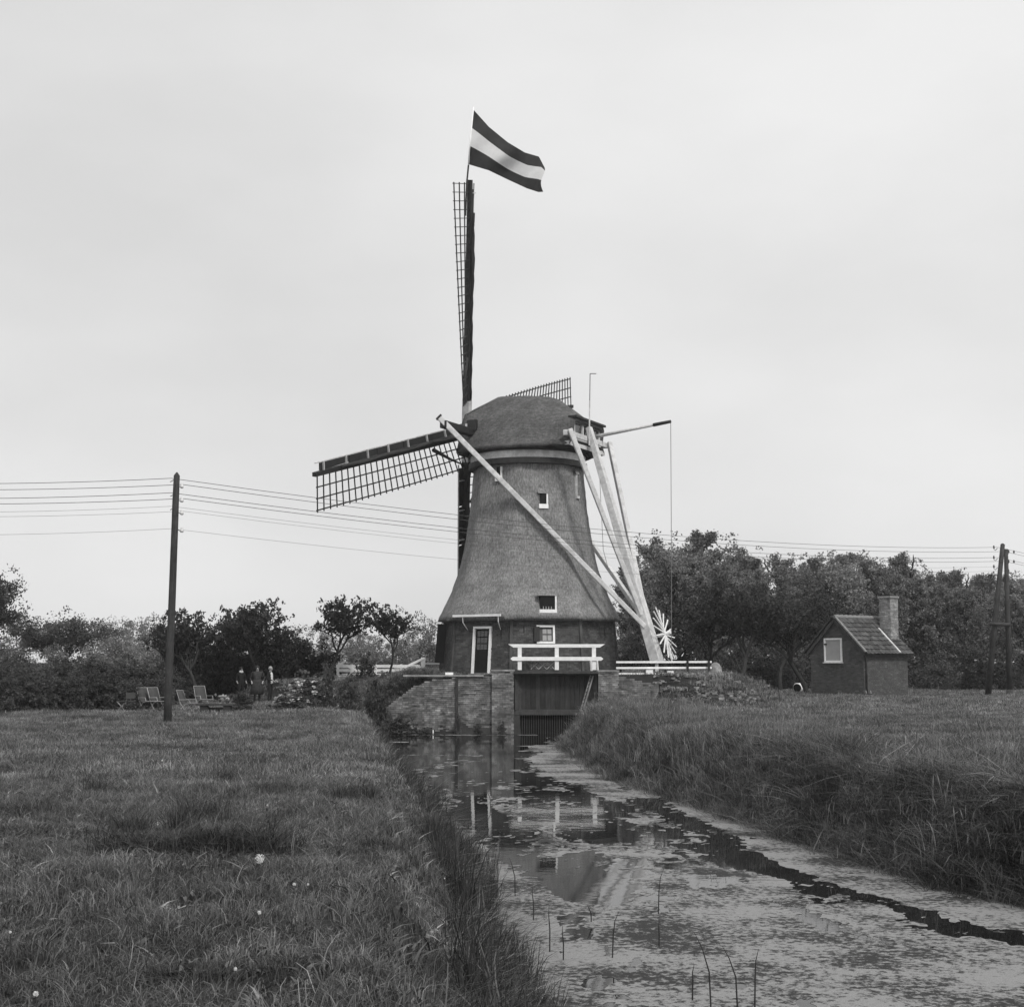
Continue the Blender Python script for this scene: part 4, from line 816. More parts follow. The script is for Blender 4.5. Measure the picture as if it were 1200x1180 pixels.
def gen_tree(seed, H, cr_, style, leaf, per, mleaf, mbark, rad=None, trunk_r=None):
    rr = random.Random(seed); rng = np.random.default_rng(seed); tb_ = MB(); tips = []; segs = []
    tr = trunk_r or H * .014; LV = style['levels']
    def grow(p_, d, L_, r_, lv):
        pts = [p_]; ns = 5; q = p_; dd = d
        for i in range(ns):
            dd = (dd + Vector((rr.gauss(0, 1), rr.gauss(0, 1), rr.gauss(0, .6) + style['up'] * .5)) * style['wig']).normalized(); q = q + dd * L_ / ns; pts.append(q)
        segs.append((pts, [lerp(r_, r_ * (.55 if lv < LV else .25), i / ns) for i in range(ns + 1)], 7 if lv < 2 else 4))
        if lv >= LV:
            for i in range(1, ns + 1): tips.append(pts[i])
            return
        if lv == 0 and style.get('lead'):
            for i in range(14): f = .5 + .5 * i / 13; tips.append(p_ + (pts[-1] - p_) * f + Vector((rr.gauss(0, 1), rr.gauss(0, 1), 0)) * .09 * (1.15 - f))
        if lv >= 1:
            for i in range(3, ns + 1): tips.append(pts[i] + Vector((rr.gauss(0, 1), rr.gauss(0, 1), rr.gauss(0, 1))) * cr_ * .07)
        k = style['kids'][lv]
        for i in range(k):
            f = lerp(style['start'][lv], 1, (i + rr.random() * .7) / k); seg = min(ns - 1, int(f * ns)); bp = pts[seg].lerp(pts[seg + 1], f * ns - seg)
            az = i * 2.399 + rr.uniform(-.5, .5); side = Vector((math.cos(az), math.sin(az), 0)); el = style['el'][lv]
            nd = (side * math.cos(el) + dd * .25 + Z * math.sin(el)).normalized(); grow(bp, nd, L_ * style['len'][lv] * rr.uniform(.75, 1.2) * (1.15 - style['taper'] * f), r_ * .55, lv + 1)
    grow(Vector((0, 0, 0)), Vector((style.get('lean', 0), 0, 1)).normalized(), 1.0, tr, 0)
    T = np.array([tuple(t_) for t_ in tips]); zt = np.percentile(T[:, 2], 99); rx = np.percentile(np.hypot(T[:, 0] - T[:, 0].mean(), T[:, 1] - T[:, 1].mean()), 92)
    sz_ = H / zt; sx_ = cr_ / max(rx, 1e-3); S = np.array([sx_, sx_, sz_]); T = T * S; T = T[T[:, 2] < H * 1.03]; T[:, :2] *= np.minimum(1, cr_ * 1.25 / np.maximum(.01, np.hypot(T[:, 0], T[:, 1])))[:, None] if style.get('lead') else 1
    for pts, rads, k in segs: tb_.tube([Vector((q.x * S[0], q.y * S[1], min(q.z * S[2], H))) for q in pts], rads, k, cap=False)
    tv = np.array(tb_.v)
    tm = bpy.data.meshes.new('trunk'); tm.from_pydata([tuple(v) for v in tv], [], tb_.f); tm.shade_smooth(); tm.materials.append(M[mbark])
    V, Fc, tn_ = leafcloud(T, per, rad or cr_ * .2, leaf, rng)
    k = V[:, 2] > H * style.get('skirt', .05); keep = k.reshape(-1, 4).all(1); V = V.reshape(-1, 4, 3)[keep].reshape(-1, 3); tn_ = tn_.reshape(-1, 4)[keep].ravel()
    o_ = meshobj('crown', V, np.arange(len(V)).reshape(-1, 4), M[mleaf], tone=tn_); cm = o_.data; bpy.data.objects.remove(o_)
    return tm, cm
def place(name, proto, loc, sc, rz, label, cat, group=None, names=('trunk', 'crown')):
    r_ = thing(name, label, cat, loc, group, rz); r_.scale = sc if isinstance(sc, tuple) else (sc, sc, sc)
    for nm, me in zip(names, proto):
        if me is None: continue
        c = bpy.data.objects.new(nm, me); COL.objects.link(c); c.parent = r_
    return r_
WOOD = dict(lead=1, levels=2, kids=(22, 6), start=(.16, .3), el=(.95, .9), len=(.36, .46), taper=.72, up=.55, wig=.13, skirt=.05)
FRUIT = dict(levels=3, kids=(4, 5, 4), start=(.75, .35, .3), el=(1.0, .6, .5), len=(1.05, .66, .55), taper=.25, up=.15, wig=.17, skirt=.42)
FRUITL = dict(FRUIT, lean=.75, wig=.2)
ROUND = dict(levels=3, kids=(5, 5, 4), start=(.5, .3, .3), el=(.6, .45, .3), len=(.9, .6, .5), taper=.2, up=.1, wig=.12, skirt=.15)
wood = [gen_tree(40 + i, 10, 1.75 + .3 * (i % 3), WOOD, .20, 17, 'leaf_wood', 'bark', rad=.42) for i in range(6)]
fruit = [gen_tree(60 + i, 4.4, 1.75, FRUIT, .17, 8, 'leaf_orchard', 'bark', rad=.24, trunk_r=.11) for i in range(5)]
leaner = gen_tree(83, 4.6, 2.6, FRUITL, .17, 14, 'leaf_orchard', 'bark', rad=.38, trunk_r=.17)
bigr = [gen_tree(90 + i, 8, 4.2, ROUND, .22, 26, 'leaf_shrub', 'bark', rad=.75) for i in range(2)]
def gen_shrub(seed, w_, h, leaf, ncl, per, m, top=None, lumpy=.5):
    rng = np.random.default_rng(seed); a = rng.uniform(0, 2 * math.pi, ncl); r_ = rng.random(ncl) ** .5; z = rng.random(ncl)
    prof_ = np.sqrt(np.clip(1 - (z * .95) ** 2.2, 0, 1)); lump = 1 + lumpy * (rng.random(ncl) - .5)
    c = np.stack([np.cos(a) * r_ * prof_ * w_ * lump, np.sin(a) * r_ * prof_ * w_ * lump, z * h * lump], 1)
    V, Fc, tn_ = leafcloud(c, per, w_ * .26, leaf, rng, .8); V[:, 2] = np.maximum(V[:, 2], .0)
    o_ = meshobj('foliage', V, Fc, M[m], tone=tn_); me = o_.data; bpy.data.objects.remove(o_)
    rr = random.Random(seed); sb_ = MB()
    for i in range(7): k = rr.randrange(ncl); sb_.tube([(rr.uniform(-.1, .1) * w_, rr.uniform(-.1, .1) * w_, -.1), tuple(c[k] * .6), tuple(c[k])], [.03, .02, .008], 4)
    sm_ = bpy.data.meshes.new('stems'); sm_.from_pydata(sb_.v, [], sb_.f); sm_.materials.append(M['bark']); return me, sm_
FS = ('foliage', 'stems')
hedge = [gen_shrub(100 + i, 1.0, 2.0, .13, 150, 45, 'leaf_hedge', lumpy=.6) for i in range(4)]
dhedge = [gen_shrub(110 + i, 1.2, 2.2, .16, 150, 40, 'leaf_shaded', lumpy=.5) for i in range(3)]  # very low leaf tone: the shade on this hedge is put into the colour
farb = [gen_shrub(120 + i, 3.2, 5.5, .22, 190, 70, 'leaf_far_hazed', lumpy=.7) for i in range(4)]  # leaf tone raised so the colour itself carries distance haze
under = [gen_shrub(130 + i, 2.2, 2.4, .20, 110, 44, 'leaf_shrub', lumpy=.7) for i in range(3)]
bush = [gen_shrub(140 + i, .55, .9, .09, 70, 34, 'leaf_shrub', lumpy=.6) for i in range(3)]

# right wood
rr = random.Random(11)
LM = ['behind the tail pole', 'just left of the capstan wheel', 'above the capstan wheel', 'beyond the end of the white rail fence', 'above the leaning orchard tree', 'over the gap left of the hut', 'above the left eave of the hut', 'above the hut ridge', 'left of the hut chimney', 'right of the hut chimney', 'beyond the right wall of the hut', 'midway between hut and A-shaped pole', 'just left of the A-shaped pole', 'behind the A-shaped pole', 'at the right edge of the photo', 'beyond the right edge of the photo']
tops = [(735, 690), (757, 668), (783, 636), (806, 628), (832, 648), (858, 652), (885, 652), (915, 676), (940, 664), (965, 652), (1000, 650), (1025, 652), (1050, 652), (1080, 672), (1100, 664), (1125, 676), (1150, 676), (1180, 676), (1215, 672), (1250, 668)]
def topy(x):
    for a, b_ in zip(tops[:-1], tops[1:]):
        if a[0] <= x <= b_[0]: return lerp(a[1], b_[1], (x - a[0]) / (b_[0] - a[0]))
    return 672
ROWS = [('front', 96, 23, 14), ('middle', 108, 24, 3), ('rear', 122, 24, -4)]
for ri, (rn, D, step, dy) in enumerate(ROWS):
    x = 742 + ri * 9; k = 0
    while x < 1262:
        Dd = D + rr.uniform(-3, 3) + (-6 if x < 840 else 0); yt = topy(min(1250, x)) + dy + rr.uniform(-4, 8); h = (at(x, yt, Dd).z); pr_ = wood[rr.randrange(6)]
        li = min(15, int((x - 735) / 33)); p0 = at(x, 800, Dd); sub = 'left' if ((x - 735) / 33) % 1 < .5 else 'right'
        place('tree', pr_, (p0.x, Dd, -.1), (h / 10 * rr.uniform(.85, 1.15), h / 10, h / 10), rr.uniform(0, 6), f'{rn} row tree {LM[li]}, {sub} one', 'tree', 'trees of the wood on the right')
        x += step * rr.uniform(.8, 1.2); k += 1
x = 735; i = 0
while x < 1260:
    D = 92 + rr.uniform(-2, 3); p0 = at(x, 800, D); li = min(15, int((x - 735) / 33)); sub = 'left' if ((x - 735) / 33) % 1 < .5 else 'right'
    place('bush', under[i % 3], (p0.x, D, -.1), rr.uniform(.7, 1.15), rr.uniform(0, 6), f'undergrowth bush {LM[li]}, {sub} one', 'bush', 'undergrowth along the wood', FS); x += 26 * rr.uniform(.8, 1.2); i += 1
# behind the mill and at far left: more distant foliage, haze put into its pale leaf colour
for i, (X, Y, D, lab) in enumerate([(500, 735, 128, 'pale distant bush showing left of the mill base'), (470, 742, 122, 'distant bushy tree between the two small fruit trees and the mill'), (440, 748, 120, 'distant bushy tree behind the white gate'), (415, 745, 126, 'distant bushy tree behind the left end of the white fence'), (540, 735, 130, 'distant bushy tree hidden behind the mill base'), (735, 728, 112, 'pale bushy tree in the gap between mill and tail pole'),
        (152, 732, 100, 'pale willowy tree left of the single pole'), (128, 734, 92, 'pale feathery tree right of the round tree'), (175, 735, 96, 'pale low tree just left of the single pole'), (110, 764, 80, 'bushy tree at the foot of the round tree'), (20, 752, 84, 'bushy tree below the tree at the left edge'), (-15, 750, 84, 'bushy tree at the far left edge'), (60, 766, 82, 'bushy tree under the round tree'), (345, 742, 110, 'distant bushy tree behind the orchard'), (215, 742, 104, 'distant bushy tree behind the single pole'), (270, 748, 108, 'distant bushy tree beyond the leftmost fruit tree'), (378, 745, 118, 'distant bushy tree right of the dark hedge')]):
    h = at(X, Y, D).z + .3; p0 = at(X, 800, D); s = h / 6.7; place('bushy_tree', farb[i % 4], (p0.x, D, -.1), (s * rr.uniform(.8, 1.0), s, s), rr.uniform(0, 6), lab, 'tree', 'distant bushy trees', FS)
for i, (X, Y, D, sx_, lab) in enumerate([(74, 712, 86, .85, 'broad round-crowned tree standing above the hedges at left'), (-26, 662, 76, .62, 'tall loose-crowned tree cut by the left edge')]):
    h = at(X, Y, D).z + .1; p0 = at(X, 800, D); place('tree', bigr[i], (p0.x, D, -.1), (sx_ * h / 6.6, sx_ * h / 6.6, h / 8.3), i * 2, lab, 'tree')
# orchard trees
for i, (X, Yb, Yt, D, sx_, rz, lab) in enumerate([(388, 785, 697, 67, .80, .4, 'dark fruit tree with forked trunk left of the smallest one at the fence'), (456, 789, 707, 66, .62, 2.0, 'small dark fruit tree with slender bent trunk nearest the mill'), (303, 800, 702, 66, .85, 3.9, 'fruit tree with spreading crown above the three people'),
        (236, 806, 712, 61, .85, 1.0, 'fruit tree with pale trunk just right of the single pole'), (190, 806, 732, 63, .55, 5.0, 'small fruit tree crown half behind the single pole'), (336, 800, 732, 70, .6, 2.9, 'fruit tree crown between the two forked fruit trees'), (268, 803, 714, 69, .7, 4.6, 'fruit tree crown behind the garden bench')]):
    p0 = at(X, Yb, D); g0 = gz(p0.x, p0.y); h = at(X, Yt, D).z - g0; place('fruit_tree', fruit[i % 5], (p0.x, D, g0 - .05), (sx_, sx_, h / 4.5), rz, lab, 'tree', 'fruit trees of the orchard')
for i, (X, Y, D, s, rz, lab) in enumerate([(884, 680, 79, 1.0, .2, 'old orchard tree with arching leaning trunk left of the hut'), (946, 702, 81, .9, 2.6, 'old orchard tree leaning beside the left corner of the hut'), (845, 690, 84, .95, 4.2, 'dark orchard tree beyond the end of the rail fence'), (915, 694, 86, .9, 5.4, 'dark orchard tree crown between the two leaning ones')]):
    p0 = at(X, 803, D); h = at(X, Y, D).z; place('orchard_tree', leaner if i < 2 else fruit[i], (p0.x - (.9 if i == 0 else 0), D, -.05), ((s if i < 2 else 1.5 * s), (s if i < 2 else 1.5 * s), h / 4.6), rz, lab, 'tree', 'old orchard trees left of the hut')
# gnarled stump in front of the leaning tree
q = gp(886, 811, 0); st = thing('tree_stump', 'dark gnarled stump with a dead leaning branch left of the hut', 'stump', (q.x, q.y, 0))
MB().tube([q - Z * .2, q + Vector((.05, 0, .25)), q + Vector((.0, 0, .42))], [.34, .26, .16], 9).build('stump', M['bark'], st, True); MB().tube([q + Z * .2, q + Vector((-.5, 0, .6)), q + Vector((-.95, .1, 1.35)), q + Vector((-1.2, .2, 2.1))], [.12, .10, .07, .03], 7).build('branch', M['bark'], st, True); MB().tube([q + Vector((.1, 0, .3)), q + Vector((.4, 0, .62))], [.1, .05], 6).build('branch', M['bark'], st, True)
q = at(838.5, 790, 61.6); bs = thing('boulder', 'rounded grey boulder at the right end of the rail fence', 'boulder', (q.x, q.y, gz(q.x, q.y)))
MB().lathe((q.x, q.y, gz(q.x, q.y)), [(.30, -.2), (.30, .1), (.26, .3), (.17, .45), (.06, .52)], 9).build('boulder_body', M['stone'], bs, True)
# hedges
x = -16; i = 0
HL = ['at the left edge', 'near the left edge', 'below the left-edge tree', 'left of the round tree', 'below the round tree', 'right below the round tree', 'between round tree and chairs', 'left of the folding stools', 'behind the folding stools', 'behind the leftmost white chair', 'behind the single pole', 'just right of the single pole', 'beyond the chair right of the pole', 'beyond the bench end']
for row, (D0, D1, h0, step) in enumerate([(48.5, 55, 1.2, 20), (54, 60, 1.45, 20), (62, 66, 1.65, 20)]):
    i = 0; x = -14 + row * 7
    while x < 205:
        f = (x + 14) / 215; D = lerp(D0, D1, f) + rr.uniform(-.5, .8); p0 = at(x, 800, D); s = h0 / 2.0 * rr.uniform(.85, 1.12)
        place('shrub', hedge[(i + row) % 4], (p0.x, D, -.1), (s, s, s * (1 if x < 140 or row else .8)), rr.uniform(0, 6), f'{("front", "middle", "rear")[row]} row thicket shrub {HL[min(13, i)]}', 'shrub', 'shrubs of the left thicket', FS); x += step * rr.uniform(.9, 1.1); i += 1
DL = ['right of the single pole', 'behind the white chairs', 'behind the garden bench', 'behind the person with the white collar', 'left of the stout person', 'behind the stout person', 'behind the white-shirted person', 'right of the white-shirted person', 'behind the flowering bush', 'left of the low wall', 'next to the low wall']
for i in range(11):
    X = lerp(205, 385, i / 10); D = lerp(68, 70, i / 10); p0 = at(X, 800, D); s = rr.uniform(.95, 1.15); place('hedge_bush', dhedge[i % 3], (p0.x, D, -.1), (s * .9, s * .9, s * (1.1 - .2 * (i > 8))), rr.uniform(0, 6), f'hedge bush with painted-in shade {DL[i]}', 'hedge', 'dark hedge behind the people', FS)
# bushes near the mill mound and garden
BL = [(427, 794, 64.5, 1.0, 1.25, 'dark spiky bush on the mound below the left fence'), (441, 838, 58.5, 1.1, 2.4, 'tall dark bush at the left end of the retaining wall'), (408, 842, 52, .8, 1.1, 'bush in the long grass at the left bank of the canal'), (470, 835, 59.3, 1.15, .8, 'low bush growing from the foot of the retaining wall'), (462, 806, 60.8, .7, .7, 'small bush on the slope above the left end of the wall'), (399, 805, 60, .5, .6, 'little bush beside the sloping kerb'),
      (282, 835, 52.5, .85, .7, 'round dark bush right of the garden bench'), (155, 838, 51, .6, .5, 'small dark bush in front of the folding stools'), (384, 822, 55.5, .7, 1.6, 'little dark conifer-like bush right of the flowering bush'), (450, 800, 63, .5, .5, 'dark bush at the foot of the white gate'), (474, 818, 59.75, .45, .55, 'small bush hanging over the sloping end of the left wall'), (462, 830, 59.7, .5, .6, 'leafy bush low on the sloping end of the left wall'), (487, 803, 59.9, .4, .35, 'weed clump on top of the left wall where it starts to slope'), (500, 850, 59.6, .5, .35, 'low weeds at the water line left of the gauge posts'), (560, 852, 59.6, .35, .4, 'weeds at the water line between joint post and pier'), (537, 845, 59.6, .25, .8, 'narrow weed tuft in the crack of the retaining wall'), (588, 850, 59.4, .3, .6, 'small weed tuft at the foot of the wall pier')]
for i, (X, Y, D, sw, sh, lab) in enumerate(BL):
    p0 = at(X, Y, D); g0 = gz(p0.x, p0.y) if D < 59 or D > 60.2 or X < 430 else WZ; place('bush', bush[i % 3], (p0.x, D, g0 - .05), (sw * 1.1, sw * 1.1, sh), i * 1.3, lab, 'bush', 'bushes about the mound', FS)
def blossoms(par, w_, h, n_, rng, off=(0, 0, 0)):
    a = rng.uniform(0, 6.28, n_); z = rng.uniform(.35, 1, n_); r_ = np.sqrt(np.clip(1 - (z * .9) ** 2, 0, 1)) * w_; c = np.stack([np.cos(a) * r_, np.sin(a) * r_, z * h], 1) + np.array(off)
    V, Fc, tn_ = leafcloud(c, 14, .07, .075, rng); o_ = meshobj('blossoms', V, Fc, M['petal'], par, tone=tn_); return o_
rng5 = np.random.default_rng(5)
for i, (X, D, w_, h, nb_, lab) in enumerate([(363, 57.5, 1.15, 1.25, 42, 'large flowering bush with pale blossoms right of the people'), (341, 55, .85, .62, 30, 'low flowering bush with pale blossoms in front of the large one')]):
    p0 = at(X, 825, D); b0 = place('flowering_bush', bush[i], (p0.x, D, -.02), (w_ / .6, w_ / .6, h), i, lab, 'bush', None, FS); o_ = blossoms(b0, .55, .95, nb_, rng5)
# ------------------------------------------------------------------ garden furniture
def deckchair():
    r_ = thing('deck_chair', 'x', 'chair', (0, 0, 0)); W_ = .27
    for s in (-1, 1):
        MB().tube([(-.42, s * W_, .98), (-.20, s * W_, .42), (.12, s * W_, 0)], .012, 6).build('leg', M['framepaint'], r_); MB().tube([(-.24, s * W_, 0), (.10, s * W_, .36), (.36, s * W_, .40)], .012, 6).build('leg', M['framepaint'], r_); MB().tube([(-.26, s * (W_ + .03), .55), (.28, s * (W_ + .03), .56), (.34, s * (W_ + .02), .40)], .013, 6).build('armrest', M['framepaint'], r_)
    MB().tube([(-.42, -W_, .98), (-.42, W_, .98)], .012, 6).build('top_bar', M['framepaint'], r_); MB().tube([(.36, -W_, .40), (.36, W_, .40)], .012, 6).build('front_bar', M['framepaint'], r_)
    ps = [(-.415, .96), (-.30, .70), (-.19, .45), (-.10, .36), (.1, .36), (.35, .405)]; V = [(x, s * W_ * .92, z) for x, z in ps for s in (-1, 1)]
    o_ = meshobj('sling', V, [(2 * i, 2 * i + 1, 2 * i + 3, 2 * i + 2) for i in range(5)], M['canvas'], r_, True); sm_ = o_.modifiers.new('t', 'SOLIDIFY'); sm_.thickness = .012; return r_
dc = deckchair()
for i, (X, Y, rz, s, lab) in enumerate([(172, 833, -40, .86, 'leftmost tall white-framed deck chair, beside the folding stools'), (185, 833, -38, .86, 'white-framed deck chair just left of the single pole'), (219, 833.5, -20, .80, 'low white-framed chair just right of the single pole'), (238, 831, -50, .88, 'white-framed deck chair behind the left end of the bench')]):
    c = dc if i == 0 else copy_tree(dc); q = gp(X, Y, 0); c.location = (q.x, q.y, gz(q.x, q.y)); c.rotation_euler.z = R(rz); c.scale = (s, s, s); setp(c, lab, 'chair', 'white deck chairs in the garden')
def stool():
    r_ = thing('folding_stool', 'x', 'stool')
    for s in (-1, 1):
        MB().beam((-.2, s * .2, 0), (.2, s * .2, .45), .03, .025).build('leg', M['curtain'], r_); MB().beam((.2, s * .17, 0), (-.2, s * .17, .45), .03, .025).build('leg', M['curtain'], r_)
    MB().box((0, 0, .44), .42, .40, .02).build('seat', M['canvas'], r_); MB().box((-.19, 0, .66), .02, .38, .24).build('backrest', M['canvas'], r_); return r_
s0 = stool()
for i, (X, rz, lab) in enumerate([(142, 20, 'dark folding stool farthest left in the garden'), (153, -70, 'dark folding stool between the leftmost stool and the deck chairs')]):
    c = s0 if i == 0 else copy_tree(s0); q = gp(X, 834, 0); c.location = (q.x, q.y, gz(q.x, q.y)); c.rotation_euler.z = R(rz); c.scale = (.9,) * 3; setp(c, lab, 'stool', 'folding stools in the garden')
q = gp(253, 834.5, 0); q.z = gz(q.x, q.y); bn_ = thing('bench', 'low dark plank bench on two blocks in the garden', 'bench', tuple(q))
bevel(MB().box(q + Z * .31, 1.42, .42, .07).build('seat', M['wood'], bn_)); 
for dx in (-.42, .42): MB().box(q + Vector((dx, 0, .14)), .26, .30, .30).build('leg', M['darkplank'], bn_)
MB().box(q + Vector((0, .1, .13)), .6, .05, .14).build('stretcher', M['wood'], bn_)
fp = thing('flower_pot', 'small pot of white flowers standing on the garden bench', 'plant', tuple(q + Vector((.12, .05, .345)))); 
MB().lathe(q + Vector((.12, .05, .345)), [(.07, 0), (.10, .14), (.11, .15)], 10).build('pot', M['stone'], fp)
cc = rng5.normal(size=(9, 3)) * np.array([.16, .1, .05]) + np.array([0, 0, .26]); V, Fc, tn_ = leafcloud(cc, 16, .08, .08, rng5); meshobj('flowers', V, Fc, M['petal'], fp, tone=tn_)
cc = rng5.normal(size=(6, 3)) * np.array([.12, .1, .04]) + np.array([0, 0, .19]); V, Fc, tn_ = leafcloud(cc, 16, .09, .08, rng5); meshobj('leaves', V, Fc, M['leaf_shrub'], fp, tone=tn_)

# ------------------------------------------------------------------ people
def person(label, loc, H, yaw, arms, outfit, stout=1.0, hair='hairgrey', skirt=False):
    s = H / 1.75; root = thing('person', label, 'person', loc, None, yaw); vs_ = []; es = []; rd = []
    def v(x, y, z, r_, ry=None): vs_.append((x * s, y * s, z * s)); rd.append((r_ * s, (ry or r_) * s)); return len(vs_) - 1
    def e(*c):
        for a, b_ in zip(c[:-1], c[1:]): es.append((a, b_))
    w_ = stout; pel = v(0, 0, .95, .15 * w_, .12 * w_); wai = v(0, .0, 1.12, .14 * w_, .11 * w_); chs = v(.01, 0, 1.33, .165 * w_, .12 * w_); nb_ = v(0, 0, 1.47, .075); nt_ = v(.015, 0, 1.54, .055); hd = v(.03, 0, 1.62, .085, .075); ht = v(.025, 0, 1.70, .07)
    e(pel, wai, chs, nb_, nt_, hd, ht)
    nose = v(.125, 0, 1.60, .014); e(hd, nose); chin = v(.085, 0, 1.545, .03); e(hd, chin)
    for sg in (-1, 1):
        sh = v(0, sg * .17 * w_, 1.42, .062); el = v(arms[0][0], sg * (.24 * w_), 1.42 - arms[0][1], .045); wr_ = v(arms[1][0], sg * (arms[1][1]), arms[1][2], .030); hnd = v(arms[1][0] + .06, sg * arms[1][1], arms[1][2] - .03, .032, .018); e(chs, sh, el, wr_, hnd)
        for f in range(4): t1_ = v(arms[1][0] + .10, sg * arms[1][1] + (f - 1.5) * .016, arms[1][2] - .05, .009); t2_ = v(arms[1][0] + .125 - abs(f - 1.3) * .006, sg * arms[1][1] + (f - 1.5) * .017, arms[1][2] - .085, .007); e(hnd, t1_, t2_)
        th_ = v(arms[1][0] + .075, sg * (arms[1][1] - .04), arms[1][2] - .045, .010); e(hnd, th_)
        hp = v(0, sg * .09 * w_, .90, .095 * w_); kn = v(.03, sg * .10, .50, .062); an = v(-.02, sg * .11, .09, .042); toe = v(.15, sg * .13, .04, .035, .04); e(pel, hp, kn, an, toe)
    me = bpy.data.meshes.new('body'); me.from_pydata(vs_, es, []); ob = bpy.data.objects.new('body', me); COL.objects.link(ob)
    sk = ob.modifiers.new('skin', 'SKIN'); sk.use_smooth_shade = True
    for i, r_ in enumerate(rd): me.skin_vertices[0].data[i].radius = r_
    me.skin_vertices[0].data[0].use_root = True
    ss_ = ob.modifiers.new('sub', 'SUBSURF'); ss_.levels = 2; ss_.render_levels = 2
    bpy.context.view_layer.update(); m2 = bpy.data.meshes.new_from_object(ob.evaluated_get(bpy.context.evaluated_depsgraph_get())); bpy.data.objects.remove(ob)
    o_ = bpy.data.objects.new('body', m2); COL.objects.link(o_); o_.parent = root
    for k in ('skin', outfit[0], outfit[1], 'shirt'): m2.materials.append(M[k])
    for p_ in m2.polygons:
        c = p_.center / s; 
        if c.z > 1.50: p_.material_index = 0
        elif (Vector((c.x - arms[1][0] - .06, abs(c.y) - arms[1][1], c.z - arms[1][2]))).length < .10: p_.material_index = 0
        elif c.z < .95: p_.material_index = 2
        elif outfit[2] and c.x > .06 and abs(c.y) < .10: p_.material_index = 3
        else: p_.material_index = 1
        if c.z < .10: p_.material_index = 2
    hm = MB(); pf = []
    for i in range(7): a = i / 6 * math.pi * .62; pf.append((.098 * math.sin(a) + .002, .11 * math.cos(a)))
    hm.lathe((.008 * s, 0, 1.655 * s), [(r_ * s, z * s) for r_, z in reversed(pf)], 12); hm.build('hair', M[hair], root if False else None, True); ho = bpy.context.scene.objects[-1] if False else None
    return root, s
def fix_hair(root):
    for o_ in list(COL.objects):
        if o_.name.startswith('hair') and o_.parent is None: o_.parent = root
q = gp(316, 824, 0); r_, s = person('grey-haired person in dark jacket with white shirt front, facing right with bent arms', (q.x, q.y, 0), 1.62, R(-20), ((.0, .27), (.24, .13, 1.08)), ('suit', 'suit', True)); fix_hair(r_)
q = gp(301, 825, 0); r_, s = person('stout dark-haired person in a dark patterned frock, middle of the three', (q.x, q.y, 0), 1.66, R(-80), ((-.03, .27), (.10, .24, 1.0)), ('frock', 'frock', False), 1.35, 'hairdark'); fix_hair(r_)
sk_ = MB(); sk_.lathe((0, 0, 0), [(.30, .42), (.27, .7), (.22, .95), (.19, 1.05)], 14); o_ = sk_.build('skirt', M['frock'], None, True); o_.parent = r_
q = gp(276, 823, 0); r_, s = person('person in black with a white collar, leftmost of the three in the shade', (q.x, q.y + 1.2, 0), 1.58, R(-60), ((-.03, .27), (.08, .24, 1.0)), ('suit', 'suit', False), 1.0, 'hairdark'); fix_hair(r_)
cl_ = MB(); cl_.tube([(.0, 0, 1.36), (.03, 0, 1.42)], [.11, .07], 10); o_ = cl_.build('collar', M['shirt'], None, True); o_.parent = r_

# ------------------------------------------------------------------ grass
def tuft(seed, n_, rad, h, wd, lean, m, hv=.5, tone=.3):
    rng = np.random.default_rng(seed); a = rng.uniform(0, 6.283, n_); r_ = rad * np.sqrt(rng.random(n_)); bx, by = np.cos(a) * r_, np.sin(a) * r_; hh = h * (1 - hv * rng.random(n_)); la = rng.uniform(0, 6.283, n_); le = np.abs(rng.normal(0, lean, n_)) * hh
    sa = rng.uniform(0, 3.1416, n_); sx_, sy_ = np.cos(sa), np.sin(sa); w_ = wd * rng.uniform(.6, 1.2, n_); P_ = []
    for f, wf in ((0, 1), (.4, .9), (.75, .6)):
        cx, cy, cz = bx + np.cos(la) * le * f ** 2, by + np.sin(la) * le * f ** 2, hh * (f - .18 * lean * f ** 3) - (.04 if f == 0 else 0)
        P_ += [np.stack([cx - sx_ * w_ * wf / 2, cy - sy_ * w_ * wf / 2, cz], 1), np.stack([cx + sx_ * w_ * wf / 2, cy + sy_ * w_ * wf / 2, cz], 1)]
    P_.append(np.stack([bx + np.cos(la) * le * 1.15, by + np.sin(la) * le * 1.15, hh * (1 - .3 * lean)], 1))
    V = np.stack(P_, 1).reshape(-1, 3); b0 = np.arange(n_)[:, None] * 7; T_ = np.array([[0, 1, 3], [0, 3, 2], [2, 3, 5], [2, 5, 4], [4, 5, 6]]); Fc = (b0[:, :, None] + T_[None]).reshape(-1, 3)
    o_ = meshobj('grass_tuft', V, Fc, M[m], tone=np.repeat(rng.uniform(-tone * 2.1, tone * 2.6, n_), 7)); COL.objects.unlink(o_); return o_
def seedtuft(seed, n_, rad, h, m):
    rng = random.Random(seed); mb = MB()
    for i in range(n_):
        a = rng.uniform(0, 6.28); r_ = rad * rng.random(); b0 = Vector((math.cos(a) * r_, math.sin(a) * r_, 0)); hh = h * rng.uniform(.6, 1); d = Vector((rng.gauss(0, .12), rng.gauss(0, .12), 0)) * hh
        mb.tube([b0, b0 + d * .4 + Z * hh * .6, b0 + d + Z * hh], [.003, .0025, .002], 3, cap=False); mb.tube([b0 + d * .8 + Z * hh * .86, b0 + d * .95 + Z * hh * .95, b0 + d * 1.2 + Z * hh * 1.05], [.003, .009, .002], 3, cap=False)
    o_ = mb.build('seed_stalks', M[m]); COL.objects.unlink(o_); return o_
